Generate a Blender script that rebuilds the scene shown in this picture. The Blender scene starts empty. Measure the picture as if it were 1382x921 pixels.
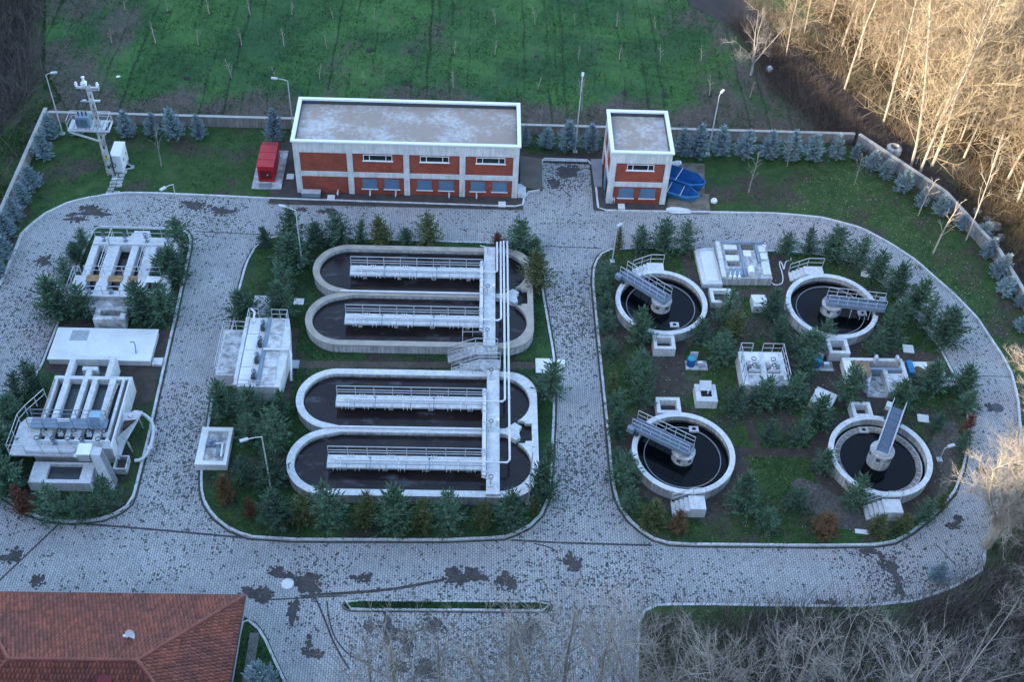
import bpy, math, random
import numpy as np
from mathutils import Vector, Matrix, Euler
from mathutils.geometry import tessellate_polygon
random.seed(7); rng = np.random.default_rng(7)
SC = bpy.context.scene; COL = SC.collection
R = math.radians
# ------------------------------------------------------------------ camera
CAM_H, FPX = 68.0, 1607.3
def cam_axes(p, yaw, roll):
    f = np.array([math.sin(yaw)*math.cos(p), math.cos(yaw)*math.cos(p), -math.sin(p)])
    r = np.array([math.cos(yaw), -math.sin(yaw), 0]); d = np.cross(f, r)
    c, s = math.cos(roll), math.sin(roll)
    return c*r+s*d, -s*r+c*d, f
AR, AD, AF = cam_axes(R(46.39), R(2.95), R(-3.31))
cam = bpy.data.objects.new('camera', bpy.data.cameras.new('camera')); COL.objects.link(cam)
cam.matrix_world = Matrix(((AR[0], -AD[0], -AF[0], 0), (AR[1], -AD[1], -AF[1], 0), (AR[2], -AD[2], -AF[2], CAM_H), (0, 0, 0, 1)))
cam.data.sensor_width = 36; cam.data.lens = FPX/1382*36; cam.data.clip_end = 6000; cam.data.clip_start = .5
SC.camera = cam
# ------------------------------------------------------------------ light
SUN_EL, SUN_AZ = R(20), math.atan2(-.894, -.447)          # azimuth measured from +Y towards +X
sd = Vector((math.sin(SUN_AZ)*math.cos(SUN_EL), math.cos(SUN_AZ)*math.cos(SUN_EL), math.sin(SUN_EL)))
sl = bpy.data.lights.new('sun', 'SUN'); sl.energy = 2.0; sl.angle = R(.5); sl.color = (1, .83, .62)
so = bpy.data.objects.new('sun', sl); COL.objects.link(so); so.rotation_euler = (-sd).to_track_quat('-Z', 'Y').to_euler()
W = bpy.data.worlds.new('World'); SC.world = W; W.use_nodes = True
nt = W.node_tree; bg = nt.nodes['Background']; sky = nt.nodes.new('ShaderNodeTexSky'); sky.sky_type = 'NISHITA'
sky.sun_disc = False; sky.sun_elevation = SUN_EL; sky.sun_rotation = SUN_AZ % (2*math.pi); sky.altitude = 300; sky.air_density = 1.0; sky.dust_density = .7; sky.ozone_density = 1.1
nt.links.new(sky.outputs[0], bg.inputs[0]); bg.inputs[1].default_value = .12
SC.view_settings.view_transform = 'Standard'; SC.view_settings.look = 'None'; SC.view_settings.exposure = 2.85; SC.view_settings.gamma = 1
# ------------------------------------------------------------------ where a pixel of the photograph meets the level z
def at(px, py, z=0.):
    v = AR*((px-691)/FPX) + AD*((py-460.5)/FPX) + AF
    t = (z-CAM_H)/v[2]
    return Vector((v[0]*t, v[1]*t, z))
def pix(p):
    q = np.array([p[0], p[1], p[2]-CAM_H]); w = AF@q
    return 691+FPX*(AR@q)/w, 460.5+FPX*(AD@q)/w
def height(px, py, ytop):
    """metres a thing standing at pixel (px,py) needs to reach image row ytop"""
    b = at(px, py); lo, hi = 0., 40.
    for _ in range(30):
        m = (lo+hi)/2
        if pix((b.x, b.y, m))[1] > ytop: lo = m
        else: hi = m
    return lo
def ppm(px, py):
    b = at(px, py); return FPX/float(AF@np.array([b.x, b.y, -CAM_H]))
# ------------------------------------------------------------------ materials
MATS = {}
def mat(name, col, rough=.8, var=.25, scale=1.5, col2=None, metal=0., bump=.0, bscale=20., streak=0., rand=0., island=0., fine=.15, spec=.4):
    if name in MATS: return MATS[name]
    m = bpy.data.materials.new(name); m.use_nodes = True; MATS[name] = m
    n, l = m.node_tree.nodes, m.node_tree.links; b = n['Principled BSDF']
    b.inputs['Roughness'].default_value = rough; b.inputs['Metallic'].default_value = metal; b.inputs['Specular IOR Level'].default_value = spec
    g = n.new('ShaderNodeNewGeometry')
    def noise(sc, det=5., vec=None):
        t = n.new('ShaderNodeTexNoise'); t.inputs['Scale'].default_value = sc; t.inputs['Detail'].default_value = det; t.inputs['Roughness'].default_value = .62
        l.new(vec or g.outputs['Position'], t.inputs['Vector']); return t.outputs['Fac']
    def ramp(fac, a, b_, lo=.35, hi=.65):
        r = n.new('ShaderNodeValToRGB'); r.color_ramp.elements[0].position = lo; r.color_ramp.elements[1].position = hi
        r.color_ramp.elements[0].color = (*a, 1); r.color_ramp.elements[1].color = (*b_, 1); l.new(fac, r.inputs[0]); return r.outputs[0]
    def mul(c, f):
        x = n.new('ShaderNodeMix'); x.data_type = 'RGBA'; x.blend_type = 'MULTIPLY'; x.inputs[0].default_value = 1
        l.new(c, x.inputs[6]); l.new(f, x.inputs[7]); return x.outputs[2]
    c2 = col2 or tuple(v*(1-var) for v in col)
    c = ramp(noise(scale), c2, col)
    if fine: c = mul(c, ramp(noise(scale*14, 3), (1-fine*1.6,)*3, (1+fine*.4,)*3, .3, .7))
    if streak:
        mp = n.new('ShaderNodeMapping'); mp.inputs['Scale'].default_value = (5, 5, .35); l.new(g.outputs['Position'], mp.inputs[0])
        c = mul(c, ramp(noise(1., 4, mp.outputs[0]), (1-streak,)*3, (1, 1, 1), .38, .62))
    if rand:
        oi = n.new('ShaderNodeObjectInfo'); c = mul(c, ramp(oi.outputs['Random'], (1-rand,)*3, (1+rand*.3, 1+rand*.3, 1), 0, 1))
    if island:
        c = mul(c, ramp(g.outputs['Random Per Island'], (1-island,)*3, (1+island*.7, 1+island*.75, 1+island*.5), 0, 1))
    l.new(c, b.inputs['Base Color'])
    if bump:
        bp = n.new('ShaderNodeBump'); bp.inputs['Strength'].default_value = bump; bp.inputs['Distance'].default_value = .05
        l.new(noise(bscale, 4), bp.inputs['Height']); l.new(bp.outputs[0], b.inputs['Normal'])
    return m
concrete = mat('concrete', (.62, .62, .61), .85, .3, .8, streak=.45, bump=.2)
rimtan = mat('weathered_coping', (.42, .37, .31), .9, .25, 1.2, bump=.2)
pale = mat('pale_concrete', (.76, .76, .75), .85, .20, 2.5, streak=.15, bump=.15, fine=.25)
slabm = mat('smooth_slab', (.74, .74, .71), .85, .14, .7, fine=.1)
stainconc = mat('stained_concrete', (.70, .70, .69), .85, 0, 1.5, col2=(.26, .25, .24), streak=.2)
white = mat('white_plaster', (.76, .76, .75), .8, .22, .9, streak=.2)
frame_w = mat('white_frame', (.82, .82, .82), .5, .05)
algae = mat('algae_stain', (.13, .135, .12), .8, 0, 3, col2=(.035, .038, .032), fine=.4)
voidm = mat('hollow_shade', (.006, .006, .007), .9, 0, 2)  # near-black colour paints in the shade deep inside open hatches
ringm = mat('ring_steel', (.26, .26, .27), .6, .2, 3)
galv = mat('galvanised_steel', (.60, .61, .62), .5, .2, 3, metal=.15)
ruststeel = mat('rusting_steel', (.42, .40, .38), .6, 0, 3, col2=(.22, .15, .11), metal=.1)
bluesteel = mat('blue_grey_steel', (.23, .29, .36), .45, .25, 2)
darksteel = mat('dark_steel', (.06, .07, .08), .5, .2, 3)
pipe_m = mat('pipe_paint', (.74, .73, .75), .45, .12, 2)
grating = mat('steel_grating', (.10, .14, .20), .5, .3, 6)
glass = mat('window_glass', (.02, .025, .03), .12, .3, 2, spec=.6)
shutter = mat('blue_shutter', (.12, .21, .31), .5, .12, 2)
redp = mat('red_paint', (.58, .016, .030), .5, .38, 1.4, fine=.2)
reddark = mat('dark_red_paint', (.17, .012, .018), .5, .2, 2)
bluep = mat('blue_paint', (.018, .16, .46), .5, .45, 1.2, fine=.3)
bluel = mat('light_blue_paint', (.05, .27, .54), .5, .4, 1.5, fine=.3)
tealp = mat('teal_plastic', (.03, .30, .38), .4, .1)
wood = mat('weathered_plank', (.33, .23, .14), .8, .4, 3, island=.3)
plank_o = mat('orange_plank', (.45, .27, .13), .8, .35, 3)
soil = mat('bare_soil', (.085, .066, .052), .95, .4, 1.2, bump=.5, bscale=8, fine=.35)
apron = mat('apron_soil', (.075, .062, .055), .95, .35, 1.2, bump=.3)
pathm = mat('earth_path', (.105, .082, .066), .95, .3, .9, bump=.4, bscale=10, fine=.3)
damp = mat('damp_dirt', (.095, .083, .078), .85, .4, 1.6, fine=.4)
ramp_c = mat('brown_concrete', (.15, .125, .10), .9, .3, .8)
kerbm = mat('kerb_stone', (.68, .68, .67), .85, .25, 1.6, fine=.25)
bark = mat('dark_bark', (.10, .08, .065), .9, .3, 4)
palebark = mat('pale_bark', (.50, .43, .34), .85, .35, 1.5)
greybark = mat('grey_bark', (.36, .33, .30), .85, .3, 1.5)
twig = mat('twig_bark', (.54, .42, .285), .9, .3, .6, rand=.35)
twig_grey = mat('grey_twig', (.47, .42, .38), .9, .3, .6, rand=.2)
brushm = mat('brown_brush', (.12, .09, .075), .95, .4, .3, island=.3)
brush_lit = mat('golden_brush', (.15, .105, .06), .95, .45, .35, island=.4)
rock = mat('pale_rock', (.42, .40, .37), .9, .3, 2, bump=.4)
needle = mat('green_needles', (.075, .145, .088), .75, .36, 1.8, island=.42, rand=.25, fine=0)
needle_y = mat('yellow_green_needles', (.11, .13, .045), .75, .4, 1.8, island=.4, rand=.2, fine=0)
needle_b = mat('blue_grey_needles', (.25, .335, .385), .75, .25, 2.2, island=.42, rand=.18, fine=0)
needle_r = mat('rusty_needles', (.16, .055, .033), .8, .4, 2, island=.4, fine=0)
needle_o = mat('browning_needles', (.17, .095, .04), .8, .4, 2, island=.4, fine=0)
leafm = mat('fallen_leaf', (.33, .28, .20), .9, .4, 3, island=.4, fine=0)
tile_m = mat('roof_tile', (.27, .075, .048), .75, 0, .55, col2=(.17, .058, .045), island=.32, fine=.2)
ridge_m = mat('ridge_tile', (.30, .10, .07), .75, .3, 1, fine=.2)
blade = mat('grass_blades', (.040, .090, .026), .9, .45, .5, island=.45, fine=0)

def nodes_mat(name, rough=.9):
    m = bpy.data.materials.new(name); m.use_nodes = True; MATS[name] = m
    n, l = m.node_tree.nodes, m.node_tree.links; b = n['Principled BSDF']; b.inputs['Roughness'].default_value = rough; b.inputs['Specular IOR Level'].default_value = .25
    g = n.new('ShaderNodeNewGeometry').outputs['Position']
    class K: pass
    k = K(); k.m, k.n, k.l, k.b, k.g = m, n, l, b, g
    def noise(sc, det=5., vec=None, rgh=.6):
        t = n.new('ShaderNodeTexNoise'); t.inputs['Scale'].default_value = sc; t.inputs['Detail'].default_value = det; t.inputs['Roughness'].default_value = rgh
        l.new(vec or g, t.inputs['Vector']); return t.outputs['Fac']
    def ramp(f, lo, hi, a=(0, 0, 0), c=(1, 1, 1)):
        r = n.new('ShaderNodeValToRGB'); r.color_ramp.elements[0].position = lo; r.color_ramp.elements[1].position = hi
        r.color_ramp.elements[0].color = (*a, 1); r.color_ramp.elements[1].color = (*c, 1); l.new(f, r.inputs[0]); return r.outputs[0]
    def mix(f, a, c, mode='MIX'):
        x = n.new('ShaderNodeMix'); x.data_type = 'RGBA'; x.blend_type = mode
        if isinstance(f, (int, float)): x.inputs[0].default_value = f
        else: l.new(f, x.inputs[0])
        for i, v in ((6, a), (7, c)):
            if isinstance(v, tuple): x.inputs[i].default_value = (*v, 1)
            else: l.new(v, x.inputs[i])
        return x.outputs[2]
    def math_(op, a, c):
        x = n.new('ShaderNodeMath'); x.operation = op
        for i, v in ((0, a), (1, c)):
            if isinstance(v, (int, float)): x.inputs[i].default_value = v
            else: l.new(v, x.inputs[i])
        return x.outputs[0]
    def mapping(s, r=(0, 0, 0), vec=None, loc=(0, 0, 0)):
        x = n.new('ShaderNodeMapping'); x.inputs['Scale'].default_value = s; x.inputs['Rotation'].default_value = r; x.inputs['Location'].default_value = loc
        l.new(vec or g, x.inputs[0]); return x.outputs[0]
    def bump(h, st, dist=.05):
        x = n.new('ShaderNodeBump'); x.inputs['Strength'].default_value = st; x.inputs['Distance'].default_value = dist
        l.new(h, x.inputs['Height']); l.new(x.outputs[0], b.inputs['Normal'])
    k.noise, k.ramp, k.mix, k.math, k.map, k.bump = noise, ramp, mix, math_, mapping, bump
    return k
def grass_mat(name, g1, g2, s1, soil_lo, soil_hi, specks=0.):
    k = nodes_mat(name)
    c = k.mix(k.ramp(k.noise(.9, 6), .38, .62), g1, g2)
    c = k.mix(k.ramp(k.noise(9, 4), .3, .7), c, k.mix(1., c, (.55, .55, .55), 'MULTIPLY'))
    s = k.mix(k.ramp(k.noise(4, 5), .35, .65), s1, tuple(v*.55 for v in s1))
    c = k.mix(k.ramp(k.math('ADD', k.math('MULTIPLY', k.noise(.22, 4), .75), k.math('MULTIPLY', k.noise(2.3, 5), .25)), soil_lo, soil_hi), c, s)
    k.l.new(c, k.b.inputs['Base Color']); k.bump(k.noise(14, 4), .7, .08)
    return k.m
lawn_m = grass_mat('lawn_grass', (.032, .082, .022), (.066, .122, .034), (.085, .070, .052), .50, .60)
bed_m = grass_mat('planting_bed', (.028, .075, .024), (.055, .110, .032), (.060, .050, .040), .49, .60)
mixbed_m = grass_mat('patchy_bed', (.032, .080, .022), (.066, .120, .030), (.098, .080, .066), .48, .60)
ground_m = grass_mat('rough_ground', (.040, .070, .026), (.075, .105, .035), (.100, .080, .062), .42, .60)
scrub_m = grass_mat('scrub_slope', (.030, .030, .026), (.050, .046, .036), (.040, .036, .036), .40, .55)
def field_mat():
    k = nodes_mat('field_grass')
    c = k.mix(k.ramp(k.noise(.12, 5), .42, .60), (.032, .096, .032), (.058, .150, .036))
    c = k.mix(k.ramp(k.noise(1.5, 5), .3, .7), k.mix(1., c, (.62, .62, .66), 'MULTIPLY'), c)
    s = k.mix(k.ramp(k.noise(3, 6), .35, .65), (.062, .050, .042), (.11, .088, .072))
    big = k.noise(.16, 5, k.map((1, .6, 1), loc=(3, 0, 0)))
    sep = k.n.new('ShaderNodeSeparateXYZ'); k.l.new(k.g, sep.inputs[0])
    near = k.math('MULTIPLY', k.math('MAXIMUM', k.math('SUBTRACT', 99.5, sep.outputs[1]), 0), .040)        # worn strip along the wall
    west = k.math('MULTIPLY', k.math('MAXIMUM', k.math('SUBTRACT', -33., sep.outputs[0]), 0), .022)
    east = k.math('MULTIPLY', k.math('MAXIMUM', k.math('SUBTRACT', k.math('ADD', sep.outputs[0], k.math('MULTIPLY', sep.outputs[1], .55)), 82.), 0), .03)
    f = k.math('ADD', k.math('ADD', k.math('MULTIPLY', big, .8), k.math('MULTIPLY', k.noise(2.2, 5), .2)), k.math('ADD', k.math('MINIMUM', near, .20), k.math('ADD', k.math('MINIMUM', west, .13), k.math('MINIMUM', east, .12))))
    for wx_, wy_, rad, amt in ((575, 55, 5.5, .15), (565, 95, 4., .13), (985, 110, 6., .16), (1010, 165, 7., .12), (300, 140, 8, .10)):
        p_ = at(wx_, wy_); dn = k.n.new('ShaderNodeVectorMath'); dn.operation = 'DISTANCE'; k.l.new(k.g, dn.inputs[0]); dn.inputs[1].default_value = (p_.x, p_.y, .1)
        f = k.math('ADD', f, k.math('MULTIPLY', k.math('MAXIMUM', k.math('SUBTRACT', 1., k.math('DIVIDE', dn.outputs['Value'], rad)), 0), amt))
    c = k.mix(k.ramp(f, .56, .68), c, s)
    ra = k.n.new('ShaderNodeAttribute'); ra.attribute_name = 'bare_rut'; c = k.mix(k.ramp(k.math('ADD', ra.outputs['Fac'], k.math('MULTIPLY', k.noise(3, 4), .8)), .80, 1.45), c, (.034, .060, .034))     # bare earth in the wheel ruts
    k.l.new(c, k.b.inputs['Base Color']); k.bump(k.noise(9, 5), .8, .10)
    return k.m
field_m = field_mat()
def paver_mat():
    k = nodes_mat('interlocking_pavers', .8)
    def brick(w, h, mort):
        t = k.n.new('ShaderNodeTexBrick'); t.inputs['Scale'].default_value = 1; t.inputs['Brick Width'].default_value = w; t.inputs['Row Height'].default_value = h
        t.inputs['Mortar Size'].default_value = mort; t.inputs['Mortar Smooth'].default_value = .3; t.inputs['Bias'].default_value = 0
        t.inputs['Color1'].default_value = (0, 0, 0, 1); t.inputs['Color2'].default_value = (1, 1, 1, 1); t.inputs['Mortar'].default_value = (.5, .5, .5, 1); t.offset = .5
        return t
    vec = k.map((1, 1, 1), (0, 0, R(90)))
    b1 = brick(.26, .16, .013); k.l.new(vec, b1.inputs['Vector'])
    cell = k.n.new('ShaderNodeTexWhiteNoise'); cell.noise_dimensions = '3D'; k.l.new(b1.outputs['Color'], cell.inputs['Vector'])
    c = k.mix(b1.outputs['Color'], (.35, .345, .335), (.46, .455, .44))
    c = k.mix(k.ramp(k.noise(.35, 5), .3, .7), c, k.mix(1., c, (.78, .78, .80), 'MULTIPLY'))
    c = k.mix(k.ramp(k.noise(.09, 3, k.map((1, 1, 1), loc=(9, 4, 0))), .55, .70), c, k.mix(1., c, (1.05, .93, .92), 'MULTIPLY'))
    c = k.mix(b1.outputs['Fac'], c, (.055, .053, .052))
    # moss and dirt that has taken single stones: blotches two or three stones wide
    v = k.n.new('ShaderNodeTexVoronoi'); v.inputs['Scale'].default_value = 8.2; v.feature = 'F1'; k.l.new(k.map((1, .8, 1)), v.inputs['Vector'])
    sepc = k.n.new('ShaderNodeSeparateColor'); k.l.new(v.outputs['Color'], sepc.inputs[0])
    dens = k.math('ADD', k.math('MULTIPLY', k.ramp(k.noise(.13, 5), .45, .72), .26), k.math('MULTIPLY', k.ramp(k.noise(.9, 4), .47, .68), .13))
    for wx_, wy_, rad, amt in ((768, 430, 7.5, .42), (775, 640, 6, .38), (60, 400, 8, .22), (222, 600, 7, .30), (255, 290, 6, .3), (700, 880, 7, .38), (850, 790, 4, .3), (560, 850, 5, .3), (765, 240, 4, .35), (1190, 770, 4, .3)):
        p_ = at(wx_, wy_); dn = k.n.new('ShaderNodeVectorMath'); dn.operation = 'DISTANCE'; k.l.new(k.g, dn.inputs[0]); dn.inputs[1].default_value = (p_.x, p_.y, 0)
        dens = k.math('ADD', dens, k.math('MULTIPLY', k.math('MAXIMUM', k.math('SUBTRACT', 1., k.math('DIVIDE', dn.outputs['Value'], rad)), 0), amt))
    pick = k.math('LESS_THAN', sepc.outputs[0], dens)
    soft = k.math('MULTIPLY', pick, k.ramp(k.noise(7, 4), .34, .50))
    c = k.mix(k.math('MULTIPLY', soft, .93), c, k.mix(k.ramp(k.noise(.5), .45, .6), (.034, .034, .034), (.034, .044, .026)))
    k.l.new(c, k.b.inputs['Base Color'])
    k.bump(k.math('SUBTRACT', k.noise(30, 2), k.math('MULTIPLY', b1.outputs['Fac'], 1.5)), .5, .02)
    return k.m
paver_m = paver_mat()
def brick_mat():
    k = nodes_mat('red_brick', .85)
    sep = k.n.new('ShaderNodeSeparateXYZ'); k.l.new(k.g, sep.inputs[0]); cmb = k.n.new('ShaderNodeCombineXYZ')
    k.l.new(k.math('ADD', sep.outputs[0], sep.outputs[1]), cmb.inputs[0]); k.l.new(sep.outputs[2], cmb.inputs[1])
    t = k.n.new('ShaderNodeTexBrick'); t.inputs['Scale'].default_value = 1; t.inputs['Brick Width'].default_value = .22; t.inputs['Row Height'].default_value = .085; t.inputs['Mortar Size'].default_value = .010
    t.inputs['Color1'].default_value = (.32, .055, .030, 1); t.inputs['Color2'].default_value = (.42, .082, .043, 1); t.inputs['Mortar'].default_value = (.16, .09, .075, 1)
    k.l.new(cmb.outputs[0], t.inputs['Vector'])
    c = k.mix(k.ramp(k.noise(.8, 5), .35, .7), t.outputs['Color'], k.mix(1., t.outputs['Color'], (.72, .74, .8), 'MULTIPLY'))
    c = k.mix(k.ramp(k.noise(3.5, 6, k.map((1, 1, .5))), .68, .76), c, (.36, .30, .29))
    k.l.new(c, k.b.inputs['Base Color']); return k.m
brick_m = brick_mat()
def roof_mat():
    k = nodes_mat('gravel_roof', .95)
    c = k.mix(k.ramp(k.noise(30, 3), .3, .7), (.25, .195, .16), (.39, .31, .26))
    p = k.math('ADD', k.math('MULTIPLY', k.noise(.33, 4), .62), k.math('MULTIPLY', k.noise(2.6, 6), .38))
    c = k.mix(k.ramp(p, .48, .64), c, k.mix(k.ramp(k.noise(11, 4), .3, .7), (.42, .40, .385), (.56, .55, .54)))
    k.l.new(c, k.b.inputs['Base Color']); k.bump(k.noise(25, 3), .6, .04); return k.m
roof_m = roof_mat()
def water_mat(name, c1, c2, rough, foam, spec=.3):
    k = nodes_mat(name, rough); k.b.inputs['Specular IOR Level'].default_value = spec
    c = k.mix(k.ramp(k.noise(.4, 5), .4, .65), c1, c2)
    if foam: c = k.mix(k.ramp(k.noise(1.1, 7, k.map((.5, 1, 1))), .56, .78), c, (.10, .095, .11))
    k.l.new(c, k.b.inputs['Base Color']); k.bump(k.noise(3, 3), .05, .02); return k.m
water_b = water_mat('aerated_sludge_water', (.015, .011, .011), (.026, .019, .019), .15, True)
water_k = water_mat('settled_dark_water', (.002, .003, .004), (.004, .005, .006), .05, False, .16)
stream_m = water_mat('stream_water', (.040, .034, .032), (.055, .047, .044), .7, False, .08)
# ------------------------------------------------------------------ mesh helpers
class MB:
    def __init__(s): s.v, s.f, s.sm = [], [], False
    def add(s, vs, fs):
        o = len(s.v); s.v += [tuple(v) for v in vs]; s.f += [tuple(i+o for i in f) for f in fs]; return s
    def box(s, x0, x1, y0, y1, z0, z1):
        return s.add([(x0, y0, z0), (x1, y0, z0), (x1, y1, z0), (x0, y1, z0), (x0, y0, z1), (x1, y0, z1), (x1, y1, z1), (x0, y1, z1)],
                     [(0, 3, 2, 1), (4, 5, 6, 7), (0, 1, 5, 4), (1, 2, 6, 5), (2, 3, 7, 6), (3, 0, 4, 7)])
    def obox(s, c, dx, lx, ly, z0, z1):
        """box with horizontal axis dx, centred on c"""
        dx = Vector((dx[0], dx[1], 0)).normalized(); dy = Vector((-dx.y, dx.x, 0)); c = Vector((c[0], c[1], 0)); o = []
        for z in (z0, z1):
            for a, b in ((-1, -1), (1, -1), (1, 1), (-1, 1)): p = c+dx*a*lx/2+dy*b*ly/2; o.append((p.x, p.y, z))
        return s.add(o, [(0, 3, 2, 1), (4, 5, 6, 7), (0, 1, 5, 4), (1, 2, 6, 5), (2, 3, 7, 6), (3, 0, 4, 7)])
    def prism(s, poly, z0, z1, holes=(), bottom=False):
        loops = [[Vector((p[0], p[1], 0)) for p in q] for q in (poly, *holes)]
        flat = [p for q in loops for p in q]; tris = tessellate_polygon(loops); n = len(flat)
        o = len(s.v); s.v += [(p.x, p.y, z1) for p in flat]+[(p.x, p.y, z0) for p in flat]
        for t in tris:
            a, b, c = (flat[i] for i in t)
            up = (b-a).cross(c-a).z > 0; t = t if up else (t[0], t[2], t[1])
            s.f.append(tuple(o+i for i in t))
            if bottom: s.f.append((o+n+t[0], o+n+t[2], o+n+t[1]))
        if z1 != z0:
            k = 0
            for q in loops:
                for i in range(len(q)):
                    a, b = o+k+i, o+k+(i+1) % len(q); s.f.append((a, b, b+n, a+n))
                k += len(q)
        return s
    def tube(s, pts, r, n=6, r2=None, cap=True):
        pts = [Vector(p) for p in pts]; m = len(pts); o = len(s.v); ref = None
        for i, p in enumerate(pts):
            d = (pts[min(i+1, m-1)]-pts[max(i-1, 0)])
            d = d.normalized() if d.length > 1e-9 else Vector((0, 0, 1))
            if ref is None: ref = Vector((0, 0, 1)) if abs(d.z) < .9 else Vector((1, 0, 0))
            u = d.cross(ref).normalized(); w = d.cross(u); rr = r if r2 is None else r+(r2-r)*i/(m-1)
            for k in range(n):
                a = 2*math.pi*k/n+math.pi/n; q = p+(u*math.cos(a)+w*math.sin(a))*rr; s.v.append((q.x, q.y, q.z))
        for i in range(m-1):
            for k in range(n):
                a, b = o+i*n+k, o+i*n+(k+1) % n; s.f.append((a, b, b+n, a+n))
        if cap: s.f.append(tuple(o+k for k in range(n))[::-1]); s.f.append(tuple(o+(m-1)*n+k for k in range(n)))
        return s
    def lathe(s, c, prof, n=24):
        o = len(s.v); m = len(prof)
        for r, z in prof:
            for k in range(n): a = 2*math.pi*k/n; s.v.append((c[0]+r*math.cos(a), c[1]+r*math.sin(a), z))
        for i in range(m-1):
            for k in range(n):
                a, b = o+i*n+k, o+i*n+(k+1) % n; s.f.append((a, b, b+n, a+n))
        return s
    def disc(s, c, r, z, n=24): return s.prism([(c[0]+r*math.cos(2*math.pi*k/n), c[1]+r*math.sin(2*math.pi*k/n)) for k in range(n)], z, z)
    def ring(s, c, r0, r1, z0, z1, n=56):
        return s.lathe(c, [(r1, z0), (r1, z1), (r0, z1), (r0, z0), (r1, z0)], n)
def mesh(name, mb, m, off=(0, 0, 0)):
    me = bpy.data.meshes.new(name)
    me.from_pydata([(v[0]-off[0], v[1]-off[1], v[2]-off[2]) for v in mb.v], [], mb.f)
    me.materials.append(m); me.validate()
    import bmesh
    bm = bmesh.new(); bm.from_mesh(me); bmesh.ops.recalc_face_normals(bm, faces=bm.faces) if len(bm.faces) < 60000 else None; bm.to_mesh(me); bm.free()
    return me
def obj(name, mb, m, parent=None, label=None):
    off = Vector((0, 0, 0)); p = parent
    while p is not None: off += p.location; p = p.parent
    o = bpy.data.objects.new(name, mesh(name, mb, m, off)); COL.objects.link(o)
    if parent: o.parent = parent
    if label: o['label'] = label
    return o
def tag(o, label=None, cat=None, group=None, kind=None):
    if label: o['label'] = label
    if cat: o['category'] = cat
    if group: o['group'] = group
    if kind: o['kind'] = kind
    return o
def thing(name, label, cat, loc=(0, 0, 0), group=None):
    o = bpy.data.objects.new(name, None); COL.objects.link(o); o.location = loc; o.empty_display_size = .2
    return tag(o, label, cat, group)
def copy_tree(o, parent=None):
    c = o.copy(); COL.objects.link(c)
    if parent: c.parent = parent
    for ch in list(o.children): copy_tree(ch, c)
    return c
def struct(name, mb, m): return tag(obj(name, mb, m), kind='structure')
def stuff(name, mb, m, parent=None): return tag(obj(name, mb, m, parent), kind='stuff')
def np_mesh(name, v, f, m):
    """v (n,3) float, f (k,3|4) int"""
    me = bpy.data.meshes.new(name); k = f.shape[1]
    me.vertices.add(len(v)); me.vertices.foreach_set('co', np.asarray(v, 'f').ravel())
    me.loops.add(f.size); me.loops.foreach_set('vertex_index', np.asarray(f, 'i').ravel())
    me.polygons.add(len(f)); me.polygons.foreach_set('loop_start', np.arange(0, f.size, k, dtype='i'))
    try: me.polygons.foreach_set('loop_total', np.full(len(f), k, 'i'))
    except Exception: pass
    me.update(calc_edges=True); me.materials.append(m); return me
def link(name, me, parent=None):
    o = bpy.data.objects.new(name, me); COL.objects.link(o)
    if parent: o.parent = parent
    return o
POST = {}
def railing(parent, pts, h=1., mids=(.5,), step=1.3, m=None, r=.03, closed=False, name='railing'):
    """rails as one mesh, every upright a sub-part sharing one mesh"""
    m = m or galv; pts = [Vector(p) for p in pts]; mb = MB(); up = Vector((0, 0, 1))
    for hh in (*mids, 1.):
        mb.tube([p+up*h*hh for p in pts], r if hh == 1 else r*.8, 4)
    ra = obj(name, mb, m, parent)
    if (h, m.name) not in POST: POST[h, m.name] = mesh('post', MB().tube([(0, 0, 0), (0, 0, h)], r, 4), m)
    off = Vector((0, 0, 0)); p = parent
    while p is not None: off += p.location; p = p.parent
    spots = []
    for a, b in zip(pts, pts[1:]):
        k = max(1, round((b-a).length/step))
        for i in range(k): spots.append(a+(b-a)*i/k)
    spots.append(pts[-1])
    for q in spots: o = link('post', POST[h, m.name], ra); o.location = q-off
    return ra
def arc(cx, cy, r, a0, a1, n=14): return [(cx+r*math.cos(R(a0+(a1-a0)*i/n)), cy+r*math.sin(R(a0+(a1-a0)*i/n))) for i in range(n+1)]
def smooth(px, it=1):
    """corner cutting of a closed outline"""
    for _ in range(it):
        o = []
        for a, b in zip(px, px[1:]+px[:1]): o += [(a[0]*.75+b[0]*.25, a[1]*.75+b[1]*.25), (a[0]*.25+b[0]*.75, a[1]*.25+b[1]*.75)]
        px = o
    return px
def smooth_open(p, it=1):
    for _ in range(it):
        o = [p[0]]
        for a, b in zip(p, p[1:]): o += [tuple(u*.75+v*.25 for u, v in zip(a, b)), tuple(u*.25+v*.75 for u, v in zip(a, b))]
        p = o+[p[-1]]
    return p
def ground(px, z=0.): return [tuple(at(x, y, z))[:2] for x, y in px]
def area(poly): return sum(a[0]*b[1]-b[0]*a[1] for a, b in zip(poly, poly[1:]+poly[:1]))/2
def offset_line(line, w):
    out = []; n = len(line)
    for i in range(n):
        a, b = Vector(line[max(i-1, 0)]), Vector(line[min(i+1, n-1)]); d = (b-a); d = d.normalized() if d.length else Vector((1, 0))
        out.append((line[i][0]-d.y*w, line[i][1]+d.x*w))
    return out
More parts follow.
